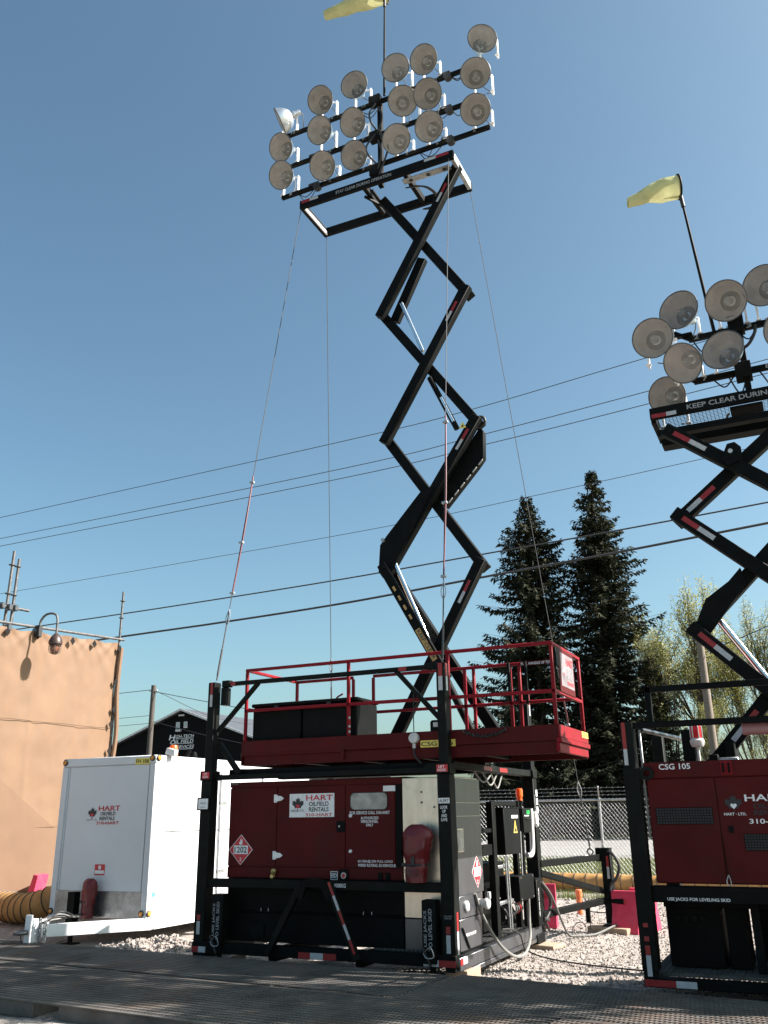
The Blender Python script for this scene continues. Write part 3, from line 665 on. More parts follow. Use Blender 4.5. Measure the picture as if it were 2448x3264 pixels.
    for x in (-2.48, -2.38, -1.15, -1.05): part('tank_bolt', MB().cyl((x, .17, .612), (x, .17, .645), .006, 8), GALV, ft)
    # metal cabinet at the right corner
    cb = part('metal_cabinet', MB().box(-.645, -.03, .15, .92, .60, 2.035, .006), ALU, t, label='bare aluminium cabinet beside the red generator')
    part('front_sheet', MB().box(-.642, -.05, .142, .1485, .98, 2.03, .002), ALU, cb)
    for (x, z) in ((-.41, 1.88), (-.41, 1.77), (-.26, 1.72)): part('sheet_bolt', MB().cyl((x, .132, z), (x, .144, z), .010, 10), RUBBER, cb)
    part('side_sheet', MB().box(-.028, -.012, .15, .93, .822, 2.02, .002), ALUDARK, cb)
    for z in (1.76, 1.62): part('sheet_seam', MB().box(-.0118, -.0095, .16, .925, z, z+.004, .001), ALU, cb)
    part('inspection_window', MB().box(-.0118, -.006, .15, .335, 1.255, 1.495, .002), ALU, cb)
    part('window_pane', MB().box(-.0058, -.003, .16, .32, 1.27, 1.48, .001), DARKGLASS, cb)
    diamond(cb, side(-.011, .725, 1.035), .165, .168)
    part('lower_sheet', MB().box(-.028, -.012, .15, .86, .605, .818, .002), ALUDARK, cb)
    for (y, r, L_) in ((.33, .055, .03), (.72, .062, .13)):
        mb = MB(); mb.lathe([(.0005, L_), (r*.8, L_), (r, L_-.01), (r, L_-.035), (r*.72, L_-.04), (r*.72, 0)], (-.012, y, .715), (1, 0, 0), 22); part('power_socket', mb, PVC, cb)
    part('socket_lever', MB().box(.10, .135, .70, .74, .76, .83, .004), PVC, cb)
    ltank = part('lower_tank', MB().box(-.645, -.02, .15, .84, .29, .595, .006), ALUDARK, t, label='grey dented lower tank under the cabinet')
    lettering(ltank, 'EMERGENCY SHUT OFF', side(-.02, .27, .42), .36, .03, DECALW)
    part('tank_strap', MB().bar((-.012, .20, .52), (-.012, .40, .30), .012, .03, (1, 0, 0)), RUBBER, ltank)
    # jacks
    for (x, y, lab) in ((-2.93, .02, True), (-.28, .02, True)):
        j = part('levelling_jack', MB().box(x-.075, x+.075, y-.09, y+.06, .20, .80, .008).cyl((x, y, .06), (x, y, .25), .03, 14).box(x-.10, x+.10, y-.08, y+.08, .05, .065, .003), BLACK, t)
        lettering(j, 'USE JACKS', (V((x-.012, y-.09, .36)), Z_, -X_), .34, .04, DECALGREY); lettering(j, 'TO LEVEL SKID', (V((x+.040, y-.09, .32)), Z_, -X_), .40, .04, DECALGREY)
        part('jack_handle', MB().bar((x-.07, y-.10, .36), (x+.02, y-.10, .18), .02, .03, (0, 1, 0)), RUBBER, j)
        part('jack_clip', MB().tube(spline([(x-.06, y-.10, .30), (x+.03, y-.13, .36), (x+.06, y-.12, .27), (x-.02, y-.12, .26), (x-.06, y-.10, .30)], 5), .006, 6), GALV, j)
    j = part('levelling_jack', MB().box(-.10, .06, 2.78, 2.98, .26, .82, .01).box(-.08, .03, 2.80, 3.12, .02, .16, .008).box(-.085, .05, 2.79, 2.97, .822, .835, .003), BLACK, t)
    lettering(j, 'USE JACKS TO LEVEL', (V((.06, 2.86, .38)), Z_, -Y_), .34, .035, DECALW)
    part('jack_crank', MB().tube(spline([(.02, 2.95, .80), (.05, 3.10, .72), (.07, 3.30, .58), (.06, 3.36, .45), (.04, 3.22, .32), (.02, 3.02, .28)], 6), .022, 10), RUBBER, j)
    part('crank_handle', MB().cyl((.06, 3.0, .335), (.06, 3.22, .30), .022, 12).cyl((.06, 3.10, .28), (.06, 3.24, .16), .016, 10), RUBBER, j)
    # equipment rack on the right
    rk = part('equipment_rack', MB().box(-.10, -.02, 1.38, 1.50, .29, 1.78, .006).box(-.10, -.03, 1.505, 2.40, 1.73, 1.79, .005).box(-.10, -.03, 2.32, 2.40, .29, 1.725, .005).box(-.11, -.04, .95, 1.375, 1.18, 1.30, .005).box(-.11, -.04, .95, 1.375, 1.43, 1.475, .005), BLACK, t)
    for z in (1.02, .62): part('strut_rail', MB().box(-.06, -.02, 1.505, 2.05, z, z+.035, .003), GALV, rk)
    for y in (1.72, 1.80): part('conduit', MB().cyl((-.0, y, 1.15), (.01, y+.02, .32), .012, 10), GALV, rk)
    part('conduit', MB().cyl((-.01, 2.42, 1.42), (-.01, 2.40, .90), .013, 10), GALV, rk)
    part('conduit', MB().cyl((-.02, 2.52, 1.70), (-.02, 2.50, .30), .03, 10), BLACK, rk)
    ea = part('electrical_box', MB().box(-.20, .03, 1.66, 2.30, 1.165, 1.705, .006).box(-.205, .035, 1.65, 2.31, 1.705, 1.715, .003), BLACK, t)
    plate(ea, 'white_label', side(.03, 1.96, 1.585), .26, .035, DECALW)
    w1 = part('warning_triangle', MB().prism([(0, 0), (.15, 0), (.075, .155)], side(.03, 2.02, 1.41), 0, .003), YELLOW, ea)
    part('triangle_field', MB().prism([(.022, .012), (.128, .012), (.075, .125)], side(.03, 2.02, 1.41), .0032, .0042), DECALK, ea)
    part('bolt_symbol', MB().prism([(.08, .10), (.062, .06), (.075, .06), (.07, .03), (.09, .068), (.077, .068)], side(.03, 2.02, 1.41), .0045, .0055), YELLOW, ea)
    eb = part('electrical_box', MB().box(-.18, .02, 2.50, 2.84, 1.40, 1.705, .006), BLACK, t)
    part('green_logo', MB().prism([(0, 0), (.12, 0), (.12, .05), (.09, .05), (.09, .012), (.07, .012), (.07, .05), (.045, .05), (.045, .012), (.02, .012), (.02, .05), (0, .05)], side(.02, 2.66, 1.63), 0, .003), mat('green_print', (.02, .42, .09), .5), eb)
    plate(eb, 'white_label', side(.02, 2.55, 1.605), .2, .012, DECALW)
    for k in range(4): part('toggle_switch', MB().cyl((.02, 2.58+.06*k, 1.575), (.045, 2.58+.06*k, 1.565), .010, 8), RUBBER, eb)
    mb = MB(); mb.tube(spline([(.0, 2.92, 1.70), (.0, 2.92, 1.45), (.0, 2.90, 1.2), (.0, 2.82, 1.12), (-.02, 2.70, 1.12)], 5), .032, 12); part('drain_pipe', mb, PVC, t)
    part('light_fixture', MB().box(-.01, .06, 2.95, 3.02, 1.50, 1.66, .006).box(.0, .055, 3.03, 3.09, 1.47, 1.62, .005), PVC, t)
    ec = part('electrical_box', MB().box(-.20, .06, 2.05, 2.66, .615, .905, .006), BLACK, t)
    for (y, z) in ((2.10, .88), (2.61, .88), (2.61, .64), (2.10, .64)): part('box_screw', MB().cyl((.06, y, z), (.068, y, z), .010, 8), GALV, ec)
    bc = part('amber_beacon', MB().lathe([(.035, 0), (.035, .04), (.045, .05), (.045, .13), (.04, .15), (.0005, .155)], (-.03, 2.55, 1.80), (0, 0, 1), 20), ORANGE, t)
    part('beacon_base', MB().lathe([(.02, -.10), (.02, -.06), (.035, -.05), (.038, 0)], (-.03, 2.55, 1.80), (0, 0, 1), 18).cyl((-.03, 2.42, 1.70), (-.03, 2.42, 1.80), .03, 12), BLACK, bc)
    # engine parts half seen behind the rack
    mb = MB(); mb.box(-.75, -.22, 1.0, 2.3, .32, .62, .01); mb.cyl((-.5, 1.1, .75), (-.5, 1.75, .75), .16, 18); mb.box(-.7, -.35, 1.9, 2.7, .62, 1.05, .01); mb.cyl((-.28, 1.05, .38), (-.28, 1.30, .38), .09, 16)
    part('hydraulic_unit', mb, BLACK, t)
    for k in range(5):
        mb = MB(); mb.tube(spline([(-.2, 1.9+.1*k, .62), (-.1, 1.95+.1*k, .50-.02*k), (-.15, 2.1+.08*k, .36), (-.25, 2.0+.1*k, .31)], 6), .016, 8); part('hydraulic_hose', mb, RUBBER, t)
    for k in range(4):
        mb = MB(); mb.tube(spline([(-.02, 2.05+.07*k, .60), (0, 2.07+.08*k, .53), (-.05, 2.05+.1*k, .47)], 5), .010, 7); part('cable_gland', mb, (CABLEGREY, CABLEGREY, DECALR, CABLEGREY)[k], t)
    for k in range(3):
        mb = MB(); mb.tube(spline([(-.06, .9+.3*k, 2.12), (-.05, 1.2+.25*k, 2.0-.03*k), (-.06, 1.55+.2*k, 2.11)], 6), .010, 7); part('hanging_cable', mb, CABLEGREY, t)
    # outrigger at the rear right
    og = part('outrigger', MB().bar((-.01, 3.18, .99), (.47, 4.70, 1.01), .08, .085).bar((-.01, 3.18, .88), (.50, 4.70, .55), .07, .08).bar((-.01, 3.18, .36), (.50, 4.72, .42), .07, .085).box(.50, .64, 4.68, 4.84, .12, 1.14, .008).box(.45, .70, 4.62, 4.90, .085, .10, .004).box(.42, .50, 4.70, 4.82, .95, 1.14, .006), BLACK, t)
    tape(og, front(.575, 4.68, 0), [(.72, .88, 'w'), (.88, 1.03, 'r')], .035)
    plate(og, 'white_band', (V((.355, 4.31, .962)), (V((.41, 1.42, .02))).normalized(), Z_), .10, .09, DECALW)
    part('outrigger_hose', MB().tube(spline([(.60, 4.70, 1.10), (.68, 4.66, 1.06), (.75, 4.64, .96), (.76, 4.64, .85), (.70, 4.66, .72), (.63, 4.68, .66), (.60, 4.66, .56)], 6), .022, 9), RUBBER, og)
    part('lock_pin', MB().cyl((.58, 4.70, .42), (.78, 4.64, .42), .035, 12), BLACK, og)
    part('drop_leg', MB().box(.30, .36, 4.30, 4.36, .16, .40, .005).cyl((.35, 4.33, .08), (.35, 4.33, .2), .006, 6), BLACK, og)
    part('shackle', MB().tube(spline([(.40, 4.44, 1.05), (.37, 4.42, 1.10), (.40, 4.45, 1.14), (.44, 4.48, 1.10), (.42, 4.46, 1.05)], 5), .012, 7), RUBBER, og)
    return t
main_skid()

# ---------------------------------------------------------------- red generator on the skid
def generator():
    y = .15
    t = thing('generator', 'dark red diesel generator enclosure with white hart oilfield rentals sign', 'generator', (-1.8, .9, .97))
    part('enclosure', MB().box(-2.96, -.655, y+.012, 1.12, .965, 2.045, .012), REDDARK, t)
    lip = part('roof_lip', MB().box(-2.965, -.65, y, y+.0115, 1.985, 2.045, .002), REDDARK, t)
    lettering(lip, '27KW', front(-2.945, y, 2.015), .10, .022, DECALGREY)
    lp = part('fixed_panel', MB().box(-2.958, -2.290, y, y+.0115, 1.095, 1.975, .003), REDDARK, t)
    diamond(lp, front(-2.775, y, 1.275), .168, .17)
    md = part('hinged_door', MB().box(-2.280, -1.372, y, y+.0115, 1.095, 1.975, .003), REDDARK, t)
    rd = part('service_door', MB().box(-1.362, -.745, y, y+.0115, 1.095, 1.975, .003), REDDARK, t)
    lw = part('lower_panel', MB().box(-2.960, -.655, y, y+.0115, .968, 1.085, .003), REDDARK, t)
    part('door_jamb', MB().box(-.735, -.66, y+.004, y+.0115, 1.10, 1.97, .002), BLACK, t)
    sg = plate(t, 'company_sign', front(-2.11, y, 1.632), .60, .262, DECALW, label='white hart oilfield rentals sign with black maple leaf')
    lettering(sg, 'HART', front(-1.885, y, 1.815), .355, .062, DECALR, .005)
    lettering(sg, 'OILFIELD', front(-1.845, y, 1.752), .262, .050, DECALK, .005); lettering(sg, 'RENTALS', front(-1.845, y, 1.692), .262, .050, DECALK, .005)
    lettering(sg, '310-HART', front(-1.89, y, 1.640), .355, .036, DECALR, .005)
    emblem(sg, front(-1.995, y, 1.745), .112, DECALK, DECALR)
    lettering(sg, 'HART · LTD.', front(-2.09, y, 1.692), .19, .026, DECALGREY, .010)
    for z in (1.847, 1.215):
        h = part('door_hinge', MB().prism([(0, -.045), (.04, -.045), (.04, -.032), (.10, -.025), (.135, 0), (.10, .025), (.04, .032), (.04, .045), (0, .045)], front(-2.325, y, z), 0, .008), WHITEMETAL, t)
        for (a, b) in ((.02, .028), (.02, -.028), (.065, .012), (.09, -.008)): part('hinge_bolt', MB().cyl((-2.325+a, y-.008, z+b), (-2.325+a, y-.012, z+b), .005, 8), GALV, h)
    # rounded window
    rr_ = []
    for (cx, cz, a0) in ((-.88, 1.84, 0), (-1.25, 1.84, 90), (-1.25, 1.752, 180), (-.88, 1.752, 270)):
        for k in range(6): a = R(a0+k*18); rr_.append((cx+.052*math.cos(a), cz+.052*math.sin(a)))
    wf = part('door_window', MB().prism(rr_, front(0, y, 0), 0, .006), RUBBER, t)
    part('window_pane', MB().prism([((a+1.065)*.965-1.065, (b-1.796)*.92+1.796) for a, b in rr_], front(0, y, 0), .0065, .008), DARKGLASS, wf)
    plate(rd, 'inspection_sticker', front(-.882, y, 1.898), .15, .06, DECALW)
    lettering(rd, 'FOR SERVICE CALL 310-HART', front(-1.308, y, 1.655), .505, .034, DECALW)
    for i, (s, w_) in enumerate((('AUTHORIZED', .225), ('PERSONNEL', .215), ('ONLY', .09))): lettering(rd, s, front(-1.055-w_/2, y, 1.600-.037*i), w_, .030, DECALW)
    lettering(rd, '65 DBA@ 23ft FULL LOAD', front(-1.205, y, 1.142), .43, .032, DECALW); lettering(rd, 'WIND RATING: 55 KM/HOUR', front(-1.205, y, 1.102), .47, .032, DECALW)
    lk = part('door_latch', MB().box(-1.478, -1.368, y-.006, y, 1.468, 1.588, .003), BLACK, t); part('latch_button', MB().cyl((-1.44, y-.006, 1.53), (-1.44, y-.012, 1.53), .011, 10), GALV, lk)
    for z in (1.641, 1.263): part('door_knob', MB().lathe([(.02, 0), (.02, .012), (.014, .02), (.0005, .022)], (-1.298, y, z), (0, -1, 0), 14), DECALW, t)
    for z in (1.815, 1.235): part('jamb_hinge', MB().box(-.728, -.668, y-.006, y+.003, z, z+.05, .002), BLACK, t)
    es = plate(lw, 'esd_sign', front(-1.553, y, .963), .09, .088, DECALW)
    plate(lw, 'esd_field', front(-1.547, y, .969), .078, .076, DECALK, .0042, .0032); lettering(lw, 'ESD', front(-1.543, y, .985), .07, .045, DECALW, .0052)
    hb = part('stop_button', MB().box(-1.44, -1.32, y-.012, y, .965, 1.075, .012), BLACK, t)
    part('button_ring', MB().lathe([(.022, 0), (.034, .004), (.034, .016), (.022, .016)], (-1.375, y-.012, 1.01), (0, -1, 0), 18), GALV, hb); part('button_cap', MB().lathe([(.022, .0), (.022, .012), (.0005, .014)], (-1.375, y-.012, 1.01), (0, -1, 0), 14), DECALR, hb)
    for x in (-.955, -.865): part('door_catch', MB().box(x, x+.055, y-.012, y, .965, 1.045, .004), BLACK, t)
    mb = MB(); mb.lathe([(.025, 0), (.032, .02), (.03, .05), (.02, .06), (.0005, .065)], (-2.30, y-.03, 1.015), (.4, -.3, 1), 14); mb.cyl((-2.31, y, .99), (-2.31, y-.04, .99), .022, 12); part('drain_valve', mb, mat('brass', (.50, .38, .16), .4, .6), t)
    part('exhaust_duct', MB().box(-1.7, -.75, .5, 1.1, 2.05, 2.065, .003), BLACK, t)
    return t
generator()

# ---------------------------------------------------------------- red work platform
def work_platform():
    t = thing('work_platform', 'red work platform with guard rails overhanging the right end of the skid', 'work platform', (-.8, .8, 2.25))
    y0, y1, x0, x1 = .13, 1.42, -2.80, 1.18
    part('platform_side', MB().box(x0, x1, y0, y0+.05, 2.365, 2.53, .004).box(x0+.02, x1-.02, y0+.02, y0+.07, 2.235, 2.362, .004).box(x0, -1.40, y0-.012, y0-.0005, 2.35, 2.372, .002), REDDARK, t)
    part('toe_joint', MB().box(-1.41, -1.37, y0-.02, y0, 2.26, 2.385, .003), REDDARK, t)
    part('platform_side', MB().box(x0, x1, y1-.05, y1, 2.235, 2.53, .004), REDDARK, t)
    e = part('end_panel', MB().box(x1, x1+.02, y0, y1, 2.40, 2.53, .003).box(x1-.02, x1+.035, y0-.01, y1+.01, 2.345, 2.395, .004).box(x1-.03, x1+.01, y0, y1, 2.25, 2.343, .004), RED, t)
    tg = plate(e, 'unit_tag', side(x1+.02, 1.11, 2.46), .30, .066, YELLOW); lettering(e, 'CSG 136', side(x1+.024, 1.14, 2.475), .24, .038, DECALK)
    plate(t, 'unit_tag', front(-.40, y0, 2.355), .42, .075, YELLOW)
    lettering(t, 'CSG 136', front(-.392, y0-.003, 2.368), .385, .048, DECALK)
    part('end_panel', MB().box(x0-.012, x0, y0, y1, 2.24, 2.53, .003), REDDARK, t)
    part('platform_deck', MB().box(x0+.03, x1-.04, y0+.08, y1-.06, 2.44, 2.47, .003), GRATE, t)
    for x in (-2.2, -1.4, -.6, .2): part('deck_joist', MB().box(x, x+.06, y0+.08, y1-.06, 2.26, 2.435, .003), BLACK, t)
    # guard rails
    w = .038; ym = y0+.03; yb = y1-.03
    def rail(p, q, ww=w): part('guard_rail', MB().bar(p, q, ww, ww, ch=.006), RED, t)
    def post(x, y, z0=2.53, z1=3.385, ww=w): part('rail_post', MB().bar((x, y, z0), (x, y, z1), ww, ww, ch=.006), RED, t)
    for x in (x0+.02, -1.33, -.05, x1-.02): post(x, ym)
    rail((x0, ym, 3.405), (x1, ym, 3.405)); rail((x0, ym, 2.90), (x1, ym, 2.885))
    for x in (x0+.02, -1.60, -.30, -.18, .42, x1-.02): post(x, yb)
    post(.30, yb); post(-1.9, yb)
    rail((x0, yb, 3.405), (-1.9, yb, 3.405)); rail((-1.6, yb, 3.405), (x1, yb, 3.405)); rail((x0, yb, 2.93), (x1, yb, 2.93))
    rail((x0+.02, ym, 3.405), (x0+.02, yb, 3.405)); rail((x0+.02, ym, 2.92), (x0+.02, yb, 2.92))
    rail((x1-.02, ym, 3.405), (x1-.02, yb, 3.405)); rail((x1-.02, ym, 2.89), (x1-.02, yb, 2.89))
    part('gate_handle', MB().tube(spline([(-2.05, yb-.02, 2.9), (-2.15, yb-.02, 3.0), (-2.15, yb-.02, 3.14), (-2.05, yb-.02, 3.2)], 5), .012, 8), RED, t)
    pr_ = part('pull_bar', MB().bar((.44, yb-.03, 3.395), (1.15, yb-.03, 3.40), .01, .05), REDDARK, t)
    lettering(pr_, 'PULL HANDLE UP TO MOVE PLATFORM', front(.46, yb-.036, 3.378), .68, .032, DECALW)
    part('slide_post', MB().bar((.30, yb-.05, 2.95), (.30, yb-.05, 3.42), .035, .035), BLACK, t); part('slide_post', MB().bar((.52, yb-.05, 2.9), (.52, yb-.05, 3.42), .03, .03), BLACK, t)
    # banner panel on the right end
    bn = part('banner_panel', MB().box(x1-.002, x1+.008, .36, 1.02, 2.90, 3.385, .002), REDDARK, t, label='sunlit banner panel with a faded white sign')
    plate(bn, 'sign_field', side(x1+.008, .42, 2.97), .56, .37, FADEDSIGN)
    lettering(bn, 'HART', side(x1+.011, .66, 3.22), .30, .085, DECALR, .003); lettering(bn, 'OILFIELD', side(x1+.011, .68, 3.14), .26, .05, DECALGREY, .003); lettering(bn, 'RENTALS', side(x1+.011, .68, 3.07), .26, .05, DECALGREY, .003); lettering(bn, '310-HART', side(x1+.011, .66, 3.0), .30, .045, DECALR, .003)
    emblem(bn, side(x1+.011, .53, 3.10), .10, DECALGREY, DECALR, .003)
    part('latch_box', MB().box(x1+.0, x1+.03, .17, .30, 3.16, 3.36, .005), OLIVE, t)
    # emergency stop pendant and lug on the front
    ps = part('pendant_switch', MB().lathe([(.0005, .055), (.055, .05), (.06, .03), (.06, 0)], (-.47, y0, 2.46), (0, -1, 0), 22).cyl((-.47, y0-.02, 2.40), (-.47, y0-.02, 2.35), .02, 12), PVC, t, label='round grey switch on the platform edge')
    part('pendant_cable', MB().tube(spline([(-.47, y0-.02, 2.51), (-.47, y0-.02, 2.7), (-.465, y0-.02, 2.95)], 4), .006, 6).tube(spline([(-.47, y0-.02, 2.36), (-.46, y0-.03, 2.27), (-.38, y0-.03, 2.18)], 5), .012, 7), RUBBER, ps)
    part('lifting_eye', MB().prism([(0, 0), (.13, 0), (.13, .10), (.11, .12), (.02, .12), (0, .10)], front(-.28, y0+.03, 2.53), 0, .02), BLACK, t)
    part('eye_hole', MB().prism([(.035, .045), (.095, .045), (.095, .095), (.035, .095)], front(-.28, y0+.03, 2.53), .0205, .0215), TRIM, t)
    mb = MB(); pts = [V((.12+.5*f, y0-.02-.01*math.sin(f*60), 2.50-.06*math.sin(f*math.pi))) for f in [i/40 for i in range(41)]]; mb.tube([p+Z_*.014*math.cos(i*2.1) for i, p in enumerate(pts)], .010, 6); part('safety_chain', mb, RUBBER, t)
    for z in (2.56, 2.62, 2.72): part('rail_clip', MB().box(-1.315, -1.295, ym-.035, ym-.02, z, z+.03, .003), GALV, t)
    return t
work_platform()
for (xa, xb, lab) in ((-2.72, -2.02, 'black storage box at the left end of the red platform'), (-2.0, -1.25, 'black storage box with bulging lid beside the middle rail post')):
    t = thing('storage_box', lab, 'storage box', ((xa+xb)/2, .5, 2.53), 'black boxes on the red platform')
    part('box_body', MB().box(xa, xb, .22, .78, 2.47, 2.94, .015), BLACK, t); part('box_lid', MB().box(xa-.015, xb+.015, .205, .795, 2.942, 2.985, .01), BLACK, t)
    part('lid_latch', MB().box((xa+xb)/2-.03, (xa+xb)/2+.03, .20, .212, 2.89, 2.95, .003), RUBBER, t)

# ---------------------------------------------------------------- guy cables
def guy(label, a, b, sleeve, tb):
    a, b = V(a), V(b); t = thing('guy_cable', label, 'guy cable', b, 'guy cables of the tall mast'); d = (b-a).normalized(); L = (b-a).length
    part('wire', MB().tube([a, a.lerp(b, .5), b-d*tb*.5], .006, 6), ROPE, t)
    if sleeve:
        s0, s1 = sleeve; part('sleeve', MB().tube(spline([a+d*s0, a+d*((s0+s1)/2)+V((.015, 0, 0)), a+d*s1], 4), .011, 8), SLEEVE, t)
        for s in (s0+.1, (s0+s1)/2+.15, s1): part('cable_clip', MB().obox(a+d*s, (.035, .02, .016), (X_, Y_, Z_), .004), GALV, t)
    part('turnbuckle', MB().cyl(b-d*tb, b-d*(tb*.55), .009, 8).cyl(b-d*tb*.55, b-d*.06, .014, 8).tube([b-d*.06, b], .010, 7), ROPE, t)
    part('cable_eye', MB().tube(spline([b-d*(tb+.22), b-d*(tb+.1)+X_*.03, b-d*tb, b-d*(tb+.1)-X_*.03, b-d*(tb+.22)], 4), .007, 6), GALV, t)
guy('thin guy cable from the mast top to the left front post', (-2.90, 1.42, 11.38), (-3.18, .06, 3.30), (5.2, 7.0), .75)
guy('thin guy cable with red sleeve to the right front post', (-.20, 1.39, 11.38), (-.07, .06, 3.30), (4.85, 7.15), .75)
guy('thin guy cable dropping behind the skid on the left', (-2.87, 2.26, 11.38), (-3.2, 3.15, 3.3), None, .5)
guy('thin guy cable running down to the outrigger at right', (-.16, 2.28, 11.38), (.41, 4.45, 1.12), (8.2, 8.9), .75)

# ---------------------------------------------------------------- covered fire extinguishers
def extinguisher_cover(label, x, y, z0, z1, w, nrm, text=True, strapz=.30):
    t = thing('extinguisher_cover', label, 'extinguisher cover', (x, y, z0))
    H = z1-z0; mb = MB(); n = 36; rows = 20; vs = []; fs = []
    prof = [(0, .96), (.15, 1.0), (.27, .98), (.31, .93), (.36, 1.02), (.50, 1.16), (.66, 1.30), (.80, 1.28), (.90, 1.08), (.96, .78), (1.0, .42)]
    def rad(f):
        for (a, ra), (b, rb) in zip(prof, prof[1:]):
            if a <= f <= b: return ra+(rb-ra)*(f-a)/(b-a)
        return .2
    for j in range(rows*2+1):
        f = j/(rows*2); r = rad(f)*w/2
        for k in range(n):
            a = k*math.tau/n; wob = 1+.16*noise.noise(V((math.cos(a)*1.8+x, math.sin(a)*1.8, f*5)))+.10*noise.noise(V((math.cos(a)*4, math.sin(a)*4+f*3, f*9)))
            vs.append(V((x+math.cos(a)*r*wob*1.08+(.14*w*math.sin((f-.4)*math.pi/1.2) if f > .4 else 0)+(.16*w*max(0, f-.62)*max(0, -math.cos(a))*-1.6 if f > .62 else 0), y+math.sin(a)*r*wob*.8, z0+H*f)))
    for j in range(rows*2):
        for k in range(n): fs.append([j*n+k, j*n+(k+1) % n, (j+1)*n+(k+1) % n, (j+1)*n+k])
    fs.append([rows*2*n+k for k in range(n)]); fs.append(list(range(n)))
    mb.add(vs, fs); part('cover', mb, REDBAG, t)
    zz = z0+H*strapz; rr_ = [V((x+math.cos(k*math.tau/20)*w*.47, y+math.sin(k*math.tau/20)*w*.37, zz)) for k in range(21)]
    st = part('strap', MB().tube(rr_, .016, 6), RUBBER, t)
    part('strap_buckle', MB().box(x-w*.62, x-w*.40, y-w*.30, y-w*.22, zz-.02, zz+.02, .004), RUBBER, st)
    if text:
        yy = y-w*.385
        lettering(t, 'EXTINGUISHER', front(x-w*.40, yy-.012, z0+H*.17), w*.72, .035, DECALK, bold=False); lettering(t, 'KEEP CLEAR', front(x-w*.36, yy-.012, z0+H*.095), w*.66, .035, DECALK, bold=False)
        e = MB().prism([(-.02, -.09), (.02, -.09), (.024, .02), (.008, .03), (.045, .04), (.045, .052), (-.015, .052), (-.045, .02), (-.036, .012), (-.015, .034), (-.024, .02)], front(x-w*.0, yy-.012, z0+H*.46), 0, .003)
        part('extinguisher_symbol', e, DECALK, t)
    return t
extinguisher_cover('red vinyl extinguisher cover strapped to the bare aluminium cabinet', -.43, .0, .965, 1.545, .235, None)
extinguisher_cover('dark red extinguisher cover on the front of the white trailer', -5.93, 1.07, .335, .85, .17, None, False, .42)

